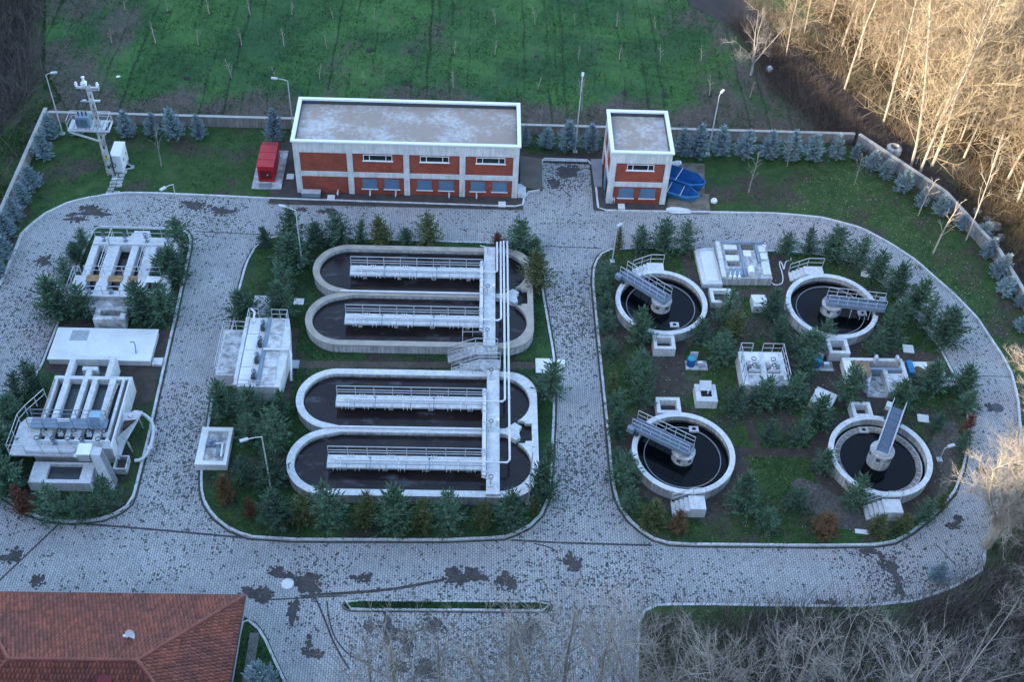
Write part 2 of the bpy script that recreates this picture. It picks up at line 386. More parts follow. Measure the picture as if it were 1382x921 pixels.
def kerb(name, line, w=.16, z0=0., z1=.15, closed=False):
    """one metre kerb stones with open joints along a line; the band lies to the left of the line"""
    if closed: line = line+[line[0]]
    pts = [Vector(p) for p in line]; L = [0.]
    for a, b in zip(pts, pts[1:]): L.append(L[-1]+(b-a).length)
    def pos(s):
        for i in range(len(pts)-1):
            if s <= L[i+1]+1e-6:
                d = (pts[i+1]-pts[i]); l = max(d.length, 1e-6); return pts[i]+d*((s-L[i])/l), d/l
        return pts[-1], (pts[-1]-pts[-2]).normalized()
    mb = MB(); n = max(1, int(L[-1]/1.0))
    for i in range(n):
        (a, da), (b, db) = pos(L[-1]*i/n+.012), pos(L[-1]*(i+1)/n-.012); h = z1+random.uniform(-.008, .008)
        na, nb = Vector((-da.y, da.x))*w, Vector((-db.y, db.x))*w
        q = [a, b, b+nb, a+na]
        mb.add([(p.x, p.y, z) for z in (z0, h) for p in q], [(0, 1, 5, 4), (1, 2, 6, 5), (2, 3, 7, 6), (3, 0, 4, 7), (4, 5, 6, 7)])
    return struct(name, mb, kerbm)
def inside(poly, x, y):
    c = np.zeros(x.shape, bool); n = len(poly)
    for i in range(n):
        x0, y0 = poly[i]; x1, y1 = poly[(i+1) % n]
        if y0 == y1: continue
        c ^= ((y0 > y) != (y1 > y)) & (x < (x1-x0)*(y-y0)/(y1-y0)+x0)
    return c
ORD = 'first second third fourth fifth sixth seventh eighth ninth tenth eleventh twelfth thirteenth fourteenth fifteenth sixteenth seventeenth eighteenth nineteenth twentieth'.split()
# ================================================================== SETTING
struct('ground', MB().add([(-3000, -3000, 0), (3000, -3000, 0), (3000, 3000, 0), (-3000, 3000, 0)], [(0, 1, 2, 3)]), ground_m)
def closed_offset(poly, w):
    out = []; n = len(poly)
    for i in range(n):
        a, b = Vector(poly[i-1]), Vector(poly[(i+1) % n]); d = b-a; d = d.normalized() if d.length else Vector((1, 0)); out.append((poly[i][0]-d.y*w, poly[i][1]+d.x*w))
    return out
# hillside to the west and the promontory the view is taken from
def hill_h(x, y):
    from math import exp
    n = lambda a, b, s: np.sin(x*a+s)*np.cos(y*b+s*1.7)
    foot = np.interp(y, [60, 86, 92, 100, 118, 140], [-66, -60, -50, -46, -46.5, -50.])
    crest_by = np.clip(y+75, 20, 220); bx = np.interp(crest_by, [40, 45.5, 49.5, 55, 66, 75, 83, 91, 101, 130], [84., 74, 47, 49, 52.5, 50.5, 48, 42.5, 38., 27])
    crest = (bx+105)*1.118*math.tan(R(20)); t = (foot-x)/(foot+105)
    west = np.where(t <= 0, -1.5, np.where(t < 1, crest*np.clip(t, 0, 1)**.92, crest*(1-np.clip((t-1)*.18, 0, .75))))
    west = west+np.where(t > 0, (n(.21, .17, .3)*.45+n(.53, .61, 2.)*.3)*np.clip(t*6, 0, 1)*np.clip((1-t)*3+.25, .25, 1), 0)
    u = np.clip((24-y)/26, 0, 1.); side = np.clip((34-np.abs(x))/16, 0, 1)
    south = np.where(y < 24, 62*u*(side*side*(3-2*side))-1.5*(1-np.clip(u*8, 0, 1)), -1.5)
    back = np.clip((-15-y)/60, 0, 1)*np.clip((60-x)/60, 0, 1)*66-1.5
    return np.maximum(np.maximum(west, south), back)
gx = np.arange(-330, 121, 3.); gy = np.arange(-240, 331, 3.); X, Y = np.meshgrid(gx, gy); Zh = hill_h(X, Y)
def grid_mesh(name, X, Y, Z, m, mask=None):
    ny, nx = X.shape; idx = np.arange(nx*ny).reshape(ny, nx)
    q = np.stack([idx[:-1, :-1], idx[:-1, 1:], idx[1:, 1:], idx[1:, :-1]], -1).reshape(-1, 4)
    if mask is not None: q = q[mask[:-1, :-1].ravel() & mask[1:, 1:].ravel()]
    used = np.unique(q); re = np.full(nx*ny, -1); re[used] = np.arange(len(used))
    return np_mesh(name, np.stack([X, Y, Z], -1).reshape(-1, 3)[used], re[q], m)
hm = np.maximum.reduce([Zh[:-1, :-1], Zh[1:, 1:], Zh[:-1, 1:], Zh[1:, :-1]]) > -1.4
hmask = np.zeros(Zh.shape, bool); hmask[:-1, :-1] |= hm; hmask[1:, 1:] |= hm
hill = link('hill', grid_mesh('hill', X, Y, Zh, scrub_m, hmask)); tag(hill, kind='structure')
for p in hill.data.polygons: p.use_smooth = True
# the sown field behind the plant: wheel furrows are real dips
fpoly = ground([(95, 158), (60, 95), (62, -20), (60, -160), (880, -160), (930, 8), (985, 38), (1012, 60), (1040, 100), (1100, 148), (1128, 189), (600, 176)])
fx = np.arange(-47, 39, .13); fy = np.arange(91.3, 137, .28); X, Y = np.meshgrid(fx, fy)
wob = .10*np.sin(Y*.21)+.06*np.sin(Y*.83+X*.2); lane = np.floor((X+wob+Y*.012)/1.95); ph = ((X+wob+Y*.012) % 1.95)+.22*np.sin(lane*2.7); fur = np.exp(-((ph-.6)/.11)**2)*(.6+.4*np.sin(lane*5.1))+.6*np.exp(-((ph-1.4)/.09)**2)*(.5+.5*np.sin(lane*3.3+1))
gate = .5+.5*np.sin(X*.9+1.3*np.floor(X/1.95))*np.sin(Y*.17+X*.3)
RUT = fur*(.25+.75*np.clip(gate+.25, 0, 1))
Zf = .16-.13*fur*(.35+.65*np.clip(gate+.2, 0, 1))+.03*np.sin(X*2.1+Y*1.3)*np.sin(Y*2.7-X)+rng.normal(0, .012, X.shape)
fme = grid_mesh('field', X, Y, Zf, field_m, inside(fpoly, X, Y)); fco = np.zeros(len(fme.vertices)*3, 'f'); fme.vertices.foreach_get('co', fco); fco = fco.reshape(-1, 3)
at_ = fme.attributes.new('bare_rut', 'FLOAT', 'POINT'); at_.data.foreach_set('value', RUT[np.clip(np.round((fco[:, 1]-fy[0])/.28).astype(int), 0, len(fy)-1), np.clip(np.round((fco[:, 0]-fx[0])/.13).astype(int), 0, len(fx)-1)].astype('f'))
fld = link('field', fme); tag(fld, kind='structure')
for p in fld.data.polygons: p.use_smooth = True
# stream with its muddy bed beyond the field
strm = ground([(870, -60), (905, -8), (950, 18), (1000, 40), (1045, 66), (1085, 97), (1130, 134), (1172, 181), (1208, 218), (1260, 260), (1330, 322), (1400, 395), (1420, 385), (1350, 310), (1280, 245), (1232, 200), (1190, 157), (1150, 117), (1108, 83), (1070, 58), (1035, 30), (1000, -5), (960, -60)])
struct('stream', MB().prism(strm, .006, .006), stream_m)
# paved yard, one sheet under every bed
struct('road', MB().prism([(-39.5, 22), (44, 22), (44, 66), (40, 82), (40, 84), (15, 84), (15, 89), (-10, 89), (-10, 84), (-39.5, 84)], .008, .008), paver_m)
E_ = [(-60, 480), (-30, 430), (0, 389), (24, 334), (31, 315), (60, 291), (95.5, 274), (134, 266), (167, 262), (203, 262.4), (300, 266.5), (360, 269.6), (704.4, 281.2), (708, 276), (709, 262), (732, 258), (731, 216), (797, 218), (803, 255), (804.5, 271), (806, 282.6), (816, 286), (897, 287.5), (970, 288.5), (1047, 290), (1080, 292.5), (1112, 296), (1161, 309), (1200, 330), (1235, 353), (1257, 373), (1290, 402), (1318, 432), (1337, 461), (1350, 480), (1363, 504), (1372, 540), (1376, 590), (1370, 645), (1355, 690), (1327, 735), (1326, 768), (1287, 792), (1233, 811), (1166, 818), (1092, 818), (959, 816), (889, 816), (875, 820), (865.5, 828), (860, 843), (857, 940), (855, 1000)]
edge = ground(E_); edge = edge[:13]+edge[13:23]+edge[23:]
lawn = edge+[(12, 24), (75, 24), (75, 66), (46.5, 66), (44.9, 76), (36.4, 91.0), (36.0, 91.4), (-39.7, 91.4), (-39.7, 55)]
def fix(poly): return poly if area(poly) > 0 else poly[::-1]
struct('lawn', MB().prism(closed_offset(fix(lawn), .07), 0, .11), lawn_m)
kerb('lawn_kerb', edge if area(lawn) > 0 else edge[::-1], .18)
A_ = [(128, 306), (245, 309), (254, 313), (259, 321), (258, 335), (238, 430), (222, 500), (200, 600), (183, 668), (178, 681), (165, 692), (140, 703), (100, 707.5), (62, 704), (35, 694), (12, 678), (-30, 650), (-20, 628), (56, 492), (80, 430), (110, 345)]
B_ = [(353, 326), (341, 337), (330, 360), (322, 390), (316, 430), (285, 540), (270, 640), (271, 668), (276, 683), (288, 700), (310, 717), (335, 727), (400, 731), (600, 731.5), (680, 728), (697, 722), (716, 712), (732, 696), (740, 677), (745, 640), (749, 560), (749, 482), (735, 402), (729, 360), (722, 337), (714, 331), (690, 329), (520, 324), (400, 319.5), (370, 320)]
C_ = [(823, 337), (813, 341), (806, 347.5), (800.5, 361), (799, 380), (800.6, 398), (804.5, 440), (812, 516), (820, 592), (824, 638), (829, 671), (837, 688), (847, 703), (864, 718), (880, 729), (903, 736), (940, 737.5), (1000, 738), (1100, 739), (1180, 738), (1207, 734), (1232, 720), (1263, 695), (1288, 668), (1301, 635), (1307, 600), (1308, 570), (1302, 538), (1287, 505), (1269, 470), (1245, 440), (1209, 398), (1162, 360), (1144, 352), (1118, 346), (1094, 342), (1040, 339), (1000, 337.5), (930, 335.5), (880, 335)]
D_ = [(475, 811), (735, 813), (742, 815), (745.5, 820), (742, 825), (735, 827), (476, 825.5), (466, 823), (462, 818), (466, 813)]
F_ = [(328, 833), (345, 842), (357, 858), (371, 889), (388, 925), (410, 980), (300, 980), (312, 900)]
BEDS = {}
for nm, px, mm in (('A', A_, bed_m), ('B', B_, bed_m), ('C', C_, mixbed_m), ('D', D_, bed_m), ('F', F_, bed_m)):
    p = fix(ground(px)); BEDS[nm] = p
    struct('planting_bed', MB().prism(closed_offset(p, .07), 0, .11), mm); kerb('bed_kerb', p, .17 if nm != 'D' else .14, closed=True)
mossm = mat('kerb_moss', (.11, .11, .10), .95, 0, 1.6, col2=(.040, .046, .034), fine=.4)
for nm in 'ABCDF':
    struct('kerb_gutter', MB().prism(closed_offset(BEDS[nm], -.16 if nm in 'ABC' else -.08), .0115, .0115, [BEDS[nm][::-1]]), mossm)
# bare earth paths inside the beds and along the buildings
EXCL = []
def sheet(name, px, m, z=.116, world=False, it=0):
    p = px if world else ground(px, z); p = smooth(p, it) if it else p; EXCL.append(p)
    return struct(name, MB().prism(p, z, z), m)
sheet('earth_path', [(388, 487), (607, 489), (607, 497), (388, 497)], pathm)
sheet('earth_path', [(683, 489), (722, 489), (722, 498), (683, 499)], pathm)
sheet('earth_path', [(72, 443), (232, 446), (204, 543), (178, 543), (60, 500)], soil)
sheet('earth_path', [(384, 443), (404, 443), (392, 540), (372, 560)], soil, .119)
sheet('apron', [(-17.8, 80.6), (4.45, 80.6), (4.45, 89.4), (-17.8, 89.4)], apron, .118, True)
sheet('apron', [(10.7, 80.75), (17.25, 80.75), (17.25, 89), (10.7, 89)], apron, .118, True)
sheet('earth_path', [(700, 207), (830, 209), (806, 221), (700, 217)], soil, .123)
for px in ([(903, 256), (957, 262), (958, 288), (900, 287)], [(905, 219), (951, 221), (951, 262), (903, 262)]): sheet('dirt_yard', px, mat('stained_yard', (.24, .20, .16), .9, 0, 1.2, col2=(.11, .09, .07)), .121+.003*(px[0][0] > 904))
sheet('pale_spill', [(899, 279), (925, 280), (940, 288), (899, 288)], slabm, .1275, it=1)
sheet('earth_path', [(975, 395), (1000, 392), (1012, 470), (1010, 540), (1030, 610), (1018, 612), (995, 540), (992, 470)], soil, .117, it=1)
sheet('earth_path', [(1000, 604), (1110, 606), (1110, 618), (1000, 617)], soil, .1172)
sheet('earth_path', [(1036, 338), (1062, 345), (1078, 392), (1050, 440), (1046, 480), (1030, 480), (1036, 420)], soil, .1174, it=1)
sheet('earth_path', [(930, 340), (948, 390), (1040, 392), (1044, 402), (935, 400), (915, 340)], soil, .1176)
for cx, cy, w in ((15.4, 68.4, 4.7), (29.3, 68.4, 4.6), (15.5, 53., 4.6), (29.8, 53., 4.75)):
    sheet('trodden_soil', [(cx+(w+.35*math.sin(a*3+cx)+.2*math.cos(a*5))*math.cos(a), cy+(w+.3*math.cos(a*4))*math.sin(a)) for a in (2*math.pi*i/40 for i in range(40))], soil, .120, True)
sheet('earth_path', [(860, 455), (925, 460), (925, 530), (880, 545)], soil, .1225, it=1)
sheet('earth_path', [(1052, 472), (1140, 480), (1270, 470), (1290, 512), (1235, 535), (1150, 555), (1090, 540)], soil, .1235, it=1)
sheet('leaf_mulch', [(1060, 640), (1130, 660), (1175, 690), (1240, 690), (1270, 640), (1250, 600), (1285, 560), (1300, 600), (1285, 662), (1230, 712), (1150, 722), (1090, 690)], mat('leaf_litter', (.17, .15, .125), .95, 0, 5, col2=(.07, .06, .05), fine=.5, bump=.6), .1185, it=1)
# kerb of the flagstone path to the transformer
for i in range(9):
    for j in range(2):
        if random.random() < .85:
            c = at(148+i*1.6+j*9, 260-i*4.6, .11); s_ = MB().obox((c.x+random.uniform(-.05, .05), c.y), (1, random.uniform(-.1, .1)), .5, .36, .10, .14+random.uniform(0, .02)); tag(obj('flagstone', s_, stainconc), kind='structure')
for px, py in ((166, 228), (171, 225), (176, 226), (168, 222)):
    c = at(px, py, .11); tag(obj('flagstone', MB().obox((c.x, c.y), (1, .2), .7, .5, .10, .15), stainconc), kind='structure')
# ruts of the track west of the wall
for px in ([(-30, 260), (0, 208), (14, 186), (26, 163), (45, 144), (65, 130), (95, 117)], [(-30, 330), (0, 254), (20, 208), (42, 176), (78, 137), (98, 112)], [(62, 105), (66, 75), (60, 40), (58, -10)]):
    l = smooth_open(ground(px, .01), 2); a = offset_line(l, .2); struct('track_rut', MB().prism(l+a[::-1], .012, .012), pathm)
# damp dirt and oil on the pavers: outlines of their own
def patch(px, py, rx, ry, seed, m=damp, z=.0135):
    rr = random.Random(seed); ph = [rr.uniform(0, 6.28) for _ in range(6)]; c = at(px, py); s = ppm(px, py); o = []
    for i in range(44):
        a = 2*math.pi*i/44; k = 1+.22*math.sin(2*a+ph[0])+.17*math.sin(3*a+ph[1])+.12*math.sin(5*a+ph[2])+.1*math.sin(9*a+ph[3])+rr.uniform(-.09, .09)
        o.append((c.x+rx/s*k*math.cos(a), c.y+ry/s/.72*k*math.sin(a)))
    mb = MB().prism(o, z, z)
    for q in range(int(10+rx)):                              # crumbs of dirt scattered round the edge
        a = rr.uniform(0, 6.283); k = rr.uniform(.9, 1.5); cc = (c.x+rx/s*k*math.cos(a), c.y+ry/s/.72*k*math.sin(a)); r_ = rr.uniform(.04, .16)
        mb.prism([(cc[0]+r_*rr.uniform(.6, 1.3)*math.cos(b_), cc[1]+r_*rr.uniform(.6, 1.3)*math.sin(b_)) for b_ in (0, 1.05, 2.1, 3.14, 4.2, 5.2)], z+.00005+.000004*q, z+.00005+.000004*q)
    tag(obj('damp_patch', mb, m), kind='stuff')
PT = [(373, 773, 10, 5), (384, 777, 9, 2), (413, 783, 16, 7), (418, 794, 11, 8), (345, 801, 17, 7), (356, 808, 7, 4), (395, 826, 8, 11), (481, 781, 5, 3), (494, 779, 6, 4), (615, 779, 14, 10), (640, 777, 16, 7), (683, 784, 12, 9), (771, 760, 9, 8), (779, 762, 6, 5), (17, 752, 12, 7), (50, 785, 8, 5), (128, 288, 17, 5), (122, 282, 12, 5), (103, 296, 13, 3), (60, 352, 9, 6), (96, 290, 6, 2), (1325, 635, 4, 3), (1338, 551, 7, 4), (1294, 702, 5, 4), (1287, 710, 8, 3), (1205, 770, 6, 14), (1190, 757, 4, 9), (1214, 795, 6, 8), (1171, 745, 7, 5), (525, 852, 10, 12), (548, 868, 9, 12), (585, 845, 10, 7), (716, 852, 10, 14), (574, 905, 14, 9), (500, 845, 8, 4), (540, 900, 12, 5), (768, 231, 12, 9), (748, 248, 10, 6), (760, 236, 8, 5), (700, 325, 6, 3), (236, 302, 10, 6), (300, 285, 14, 5), (262, 277, 16, 5), (442, 285, 12, 3), (408, 283, 6, 2), (415, 881, 6, 3), (417, 870, 3, 9), (425, 885, 8, 4), (1115, 815, 12, 3)]
for i, p in enumerate(PT): patch(*p, seed=i, z=.0135+.0002*(i % 30))
def strip(px, w, m=damp, z=.0125, name='dark_seam'):
    l = smooth_open(ground(px), 2); a = offset_line(l, w); struct(name, MB().prism(l+a[::-1], z, z), m)
strip([(-5, 790), (81, 708)], .14); strip([(75, 706), (200, 716), (330, 728)], .16); strip([(262, 313), (372, 318)], .10); strip([(735, 333), (812, 336)], .10)
strip([(690, 731), (760, 735), (880, 738)], .16); strip([(412, 790), (424, 806), (438, 840), (450, 872), (470, 905)], .13, z=.019); strip([(420, 806), (520, 800), (575, 790), (600, 785)], .22, z=.0195)
strip([(440, 812), (444, 845), (455, 870), (475, 890), (500, 897)], .10, z=.0192); strip([(350, 812), (460, 806)], .10, z=.0188); strip([(1262, 735), (1290, 765)], .08); strip([(1285, 507), (1375, 510)], .07); strip([(720, 735), (745, 741), (752, 748)], .1, z=.0185)
# ------------------------------------------------------------------ boundary walls
wallm = mat('boundary_wall_concrete', (.40, .37, .33), .9, .3, .9, streak=.35)
copm = mat('wall_coping', (.44, .42, .39), .85, .25, 1.5)
def wall_run(name, label, pts, h, m, th=.22, cop=.32, coph=.09):
    t = thing(name, label, 'wall', (*pts[0], 0)); k = 0
    for a, b in zip(pts, pts[1:]):
        a, b = Vector(a), Vector(b); d = (b-a); L = d.length; d.normalize(); n = max(1, round(L/2.4))
        for i in range(n):                                  # cast panels with open joints
            c = a+d*(L*(i+.5)/n); obj('panel', MB().obox(c, d, L/n-.03, th, 0, h+random.uniform(-.012, .012)), m, t)
            obj('coping', MB().obox(c, d, L/n-.012, cop, h+.012, h+coph+.012), copm, t)
wall_run('west_wall', 'low pale boundary wall beside the grass track on the west', [(-39.75, 52), (-39.75, 92.2)], 1.15, wallm)
wall_run('north_wall', 'long low boundary wall between the field and the two brick buildings', [(-39.4, 91.7), (36.1, 91.7)], 1.05, wallm)
wall_run('east_wall', 'grey panelled boundary wall running diagonally beside the stream woods', [(36.4, 91.4), (42.5, 83.1), (45.1, 75.4), (46.2, 66), (46.6, 50)], 1.25, mat('grey_panel', (.36, .35, .34), .9, .3, 1.2, streak=.4))
# ================================================================== BUILDINGS
def window(parent, x0, x1, z0, z1, y, panes, m_pane, out=.0, face='y', sgn=-1):
    """a window on a face: frame (> panes, sill)"""
    def bx(a, b, d0, d1, c, d, mb):
        lo, hi = sorted((y+sgn*d0, y+sgn*d1))
        return mb.box(a, b, lo, hi, c, d) if face == 'y' else mb.box(lo, hi, a, b, c, d)
    mb = MB(); w = .055; n = len(panes); s = [x0]; tot = sum(panes)
    for p in panes: s.append(s[-1]+(x1-x0)*p/tot)
    bx(x0, x1, .0, .05, z0, z0+w, mb); bx(x0, x1, .0, .05, z1-w, z1, mb)
    for k, q in enumerate(s): bx(max(x0, q-w/2 if 0 < k < n else (q if k == 0 else q-w)), min(x1, q+w/2 if 0 < k < n else (q+w if k == 0 else q)), .0, .05, z0+w, z1-w, mb)
    fr = obj('window', mb, frame_w if n > 1 else shutter, parent)
    for k in range(n): obj('pane', bx(s[k]+w*.6, s[k+1]-w*.6, .004, .022, z0+w, z1-w, MB()), m_pane, fr)
    obj('sill', bx(x0-.08, x1+.08,   .0, .10, z0-.07, z0-.003, MB()), frame_w, fr)
def brick_block(name, label, x0, x1, y0, y1, cols, upw, low, sidecols):
    t = thing(name, label, 'building', ((x0+x1)/2, y0, 0)); H = 5.85; zb = 4.6
    obj('wall', MB().box(x0+.1, x1-.1, y0+.1, y1-.1, 0, 5.33), brick_m, t)
    obj('roof', MB().box(x0+.22, x1-.22, y0+.22, y1-.22, 5.30, 5.38), roof_m, t)
    pp = MB().prism([(x0-.12, y0-.12), (x1+.12, y0-.12), (x1+.12, y1+.12), (x0-.12, y1+.12)], H-.13, H, [[(x0+.2, y0+.2), (x0+.2, y1-.2), (x1-.2, y1-.2), (x1-.2, y0+.2)]], bottom=True)
    obj('parapet_coping', pp, frame_w, t)
    o = [(x0, y0), (x1, y0), (x1, y1), (x0, y1)]; i_ = [(x0+.22, y0+.22), (x0+.22, y1-.22), (x1-.22, y1-.22), (x1-.22, y0+.22)]
    obj('parapet', MB().prism(o, zb, H-.133, [i_], bottom=True), white, t)
    obj('parapet_shade_lining', MB().prism([(x0+.223, y0+.223), (x1-.223, y0+.223), (x1-.223, y1-.223), (x0+.223, y1-.223)], 5.36, H-.14, [[(x0+.26, y0+.26), (x0+.26, y1-.26), (x1-.26, y1-.26), (x1-.26, y0+.26)]]), darksteel, t)  # added dark lining: shade inside the parapet painted as a thin ring
    b = MB()
    for z0, z1, e in ((2.02, 2.52, -.012), (0, .10, .03)):
        b.prism([(x0-e, y0-e), (x1+e, y0-e), (x1+e, y1+e), (x0-e, y1+e)], z0, z1, [[(x0+.12, y0+.12), (x0+.12, y1-.12), (x1-.12, y1-.12), (x1-.12, y0+.12)]], bottom=True)
    obj('floor_band', b, white, t)
    for c, w in cols: obj('column', MB().box(c-w/2, c+w/2, y0-.003, y0+.25, .0, zb-.002), white, t)
    for c, w in cols: obj('column', MB().box(c-w/2, c+w/2, y1-.25, y1+.003, .0, zb-.002), white, t)
    for c, w in sidecols:
        obj('column', MB().box(x0-.003, x0+.25, c-w/2, c+w/2, .0, zb-.002), white, t); obj('column', MB().box(x1-.25, x1+.003, c-w/2, c+w/2, .0, zb-.002), white, t)
    for a, w in upw: window(t, a, a+w, 3.82, 4.45, y0+.1, (1, 2.6, 1), glass)
    for a, w in low: window(t, a, a+w, .72, 1.80, y0+.1, (1,), shutter)
    return t
XA = lambda zx: -15.36+(zx-157)/(1165-157)*19.26
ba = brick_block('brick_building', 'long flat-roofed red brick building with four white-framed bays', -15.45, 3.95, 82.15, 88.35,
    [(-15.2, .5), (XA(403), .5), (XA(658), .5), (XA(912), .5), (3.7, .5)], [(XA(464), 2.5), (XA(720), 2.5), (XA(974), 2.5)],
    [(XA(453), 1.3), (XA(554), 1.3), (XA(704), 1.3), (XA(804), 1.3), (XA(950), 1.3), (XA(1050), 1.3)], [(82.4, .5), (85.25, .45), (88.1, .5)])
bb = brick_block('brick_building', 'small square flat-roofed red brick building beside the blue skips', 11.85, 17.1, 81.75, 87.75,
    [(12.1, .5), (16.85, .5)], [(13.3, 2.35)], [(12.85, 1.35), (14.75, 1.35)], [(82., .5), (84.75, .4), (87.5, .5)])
# stub vents, doors on the sheltered sides, steps
for zx in (345, 493, 611, 857, 984):
    x = XA(zx)-.1; y = 82.05
    obj('vent_pipe', MB().tube([(x, y+.1, .55), (x, y-.35, .55), (x, y-.42, .48), (x, y-.42, .25)], .075, 8), galv, ba)
obj('door', MB().box(3.94, 3.99, 83.3, 85.5, .1, 2.0), shutter, ba); obj('door', MB().box(11.80, 11.86, 83.2, 84.5, .1, 2.0), shutter, bb)
vt = MB()
for k in range(3): vt.tube([(12.2+k*.16, 81.8, .75), (12.2+k*.16, 81.45, .75), (12.2+k*.16, 81.45, .2)], .06, 6)
obj('pipe_bank', vt, galv, bb)
def slab_thing(name, label, cat, px, z0, z1, m, z=.11, group=None):
    p = fix([tuple(at(x, y, z))[:2] for x, y in px]); o = obj(name, MB().prism(p, z0, z1, bottom=True), m); return tag(o, label, cat, group)
t = thing('cable_cabinet', 'low blue-grey metal cabinet against the foot of the long brick building', 'cabinet', (-14.3, 81.6, .1))
obj('body', MB().box(-15.0, -13.4, 81.55, 82.05, .12, .55), bluesteel, t); obj('lid', MB().box(-15.04, -13.36, 81.5, 82.08, .552, .60), galv, t)
for zx, zy, lab in ((110, 548, 'pale square cover slab beside the red generator pad'), (300, 647, 'pale cover slab in the soil strip beside the low metal cabinet'), (1097, 678, 'pale cover slab near the corner steps of the long brick building')):
    c = at(360+zx/3.455, 80+zy/3.455, .12); t = tag(obj('cover_slab', MB().box(c.x-.32, c.x+.32, c.y-.35, c.y+.35, .122, .19), slabm), lab, 'cover')
c = at(680+548/3.455, 80+688/3.455, .12); tag(obj('cover_slab', MB().box(c.x-.3, c.x+.3, c.y-.35, c.y+.35, .122, .2), slabm), 'pale cover slab at the foot of the small brick building', 'cover')
t = thing('door_step', 'white concrete steps at the right corner of the long brick building', 'steps', (4.3, 82.4, 0))
for k in range(3): obj('step', MB().box(4.0, 4.75-.2*k, 82.2, 83.6-.01*k, .1+.17*k+.002, .27+.17*k), pale, t)
tag(obj('access_ramp', MB().prism(fix(ground([(702, 213), (731, 216), (732, 257), (702, 256)])), .1, .22), ramp_c), 'brown stained concrete ramp beside the long brick building', 'ramp')
tag(obj('access_ramp', MB().prism(fix(ground([(797, 217), (813, 217), (812, 254), (802, 254)])), .1, .21), mat('grey_ramp', (.27, .28, .29), .9, .25, 1)), 'grey concrete ramp beside the small brick building', 'ramp')
struct('court_kerb', MB().box(5.9, 10.5, 87.6, 87.78, .1, .16), kerbm)
# ------------------------------------------------------------------ red generator
t = thing('generator', 'red enclosed generator set on its pale pad', 'generator', (-18.3, 83.5, .2))
tag(obj('concrete_pad', MB().box(-19.55, -16.95, 82.5, 88., .0, .2), stainconc), 'pale concrete pad under the red generator', 'pad')
obj('body', MB().prism([(-19.0, 83.4), (-17.6, 83.4), (-17.6, 87.1), (-19.0, 87.1)], .28, 1.85), redp, t)
obj('skid', MB().box(-18.95, -17.65, 83.45, 87.05, .203, .28), darksteel, t)
for k in range(3):
    y = 83.38+k*1.05; obj('roof_panel', MB().box(-19.06, -17.54, y, y+1.0, 1.853, 1.93), redp, t)
obj('exhaust_grille', MB().box(-18.85, -17.75, 86.45, 87.05, 1.853, 1.88), reddark, t)
g_ = MB()
for k in range(6): g_.box(-18.80+k*.2, -18.73+k*.2, 86.5, 87.0, 1.881, 1.93)
obj('grille_bar', g_, redp, t)
for k in range(3): obj('door', MB().box(-17.60, -17.57, 83.55+k*1.1, 84.5+k*1.1, .4, 1.7), redp, t)
obj('louvre_panel', MB().box(-18.8, -17.8, 83.36, 83.40, .6, 1.5), reddark, t)
obj('latch', MB().box(-18.2, -18.1, 83.33, 83.357, 1.0, 1.1), galv, t)
tag(obj('mat_slab', MB().box(-18.95, -17.8, 82.55, 83.2, .204, .23), mat('grey_mat', (.22, .24, .26), .9, .2, 2)), 'grey slab lying in front of the red generator', 'slab')
# ------------------------------------------------------------------ transformer pole
bp = at(150, 238); top = bp+Vector((0.1, 0, 9.6))
t = thing('transformer_pole', 'concrete lattice pole carrying a transformer platform beside the white cabinet', 'utility pole', (bp.x, bp.y, .1))
def hollow_pole(b, h, w0, w1):
    m = MB(); n = 9
    for sx in (-1, 1): m.tube([(b.x+sx*w0*.5, b.y, 0), (b.x+sx*w1*.5, b.y, h)], .11, 4, .09)
    for i in range(n):
        z = h*(i+.2)/n; w = w0+(w1-w0)*z/h; m.box(b.x-w/2, b.x+w/2, b.y-.07, b.y+.07, z, z+h/n*.55)
    return m
obj('mast', hollow_pole(bp, 9.6, .46, .26), stainconc, t)
zp = 5.2; px0, px1 = bp.x-2.5, bp.x+1.0
pl = MB().box(px0, px1, bp.y-.55, bp.y-.43, zp, zp+.14).box(px0, px1, bp.y+.9, bp.y+1.02, zp, zp+.14)
for x in (px0, px0+1.1, px1-.12): pl.box(x, x+.12, bp.y-.43, bp.y+.9, zp, zp+.12)
obj('platform', pl, galv, t)
for x in np.arange(px0+.15, px1-.4, .34): obj('deck_plank', MB().box(x, x+.28, bp.y-.42, bp.y+.88, zp+.141, zp+.19), galv, t)
railing(t, [(px0+.05, bp.y-.5, zp+.14), (px0+.05, bp.y+.96, zp+.14), (px1-.05, bp.y+.96, zp+.14), (px1-.05, bp.y-.5, zp+.14)], .95, (.5,), 1.2, galv, .03)
for x in (px0+.1, px1-.3): obj('platform_arm', MB().tube([(bp.x, bp.y-.25, zp-1.2), (x, bp.y-.5, zp-.05)], .09, 4), galv, t)
tr = obj('transformer', MB().box(bp.x-1.75, bp.x-.6, bp.y-.15, bp.y+.6, zp+.2, zp+1.2), mat('transformer_grey', (.20, .30, .36), .5, .15, 3), t)
for k in range(8): obj('cooling_fin', MB().box(bp.x-1.72+k*.14, bp.x-1.67+k*.14, bp.y-.32, bp.y-.153, zp+.3, zp+1.1), MATS['transformer_grey'], tr)
for k in range(3): obj('bushing', MB().lathe((bp.x-1.5+k*.33, bp.y+.2), [(.05, zp+1.2), (.1, zp+1.28), (.05, zp+1.36), (.1, zp+1.44), (.04, zp+1.6)], 8), darksteel, tr)
zc = 9.3
obj('crossarm', MB().box(bp.x-1.0, bp.x+.9, bp.y-.1, bp.y+.08, zc, zc+.14), galv, t); obj('crossarm', MB().box(bp.x-.9, bp.x+.7, bp.y-.12, bp.y+.1, zc-1.3, zc-1.18), galv, t)
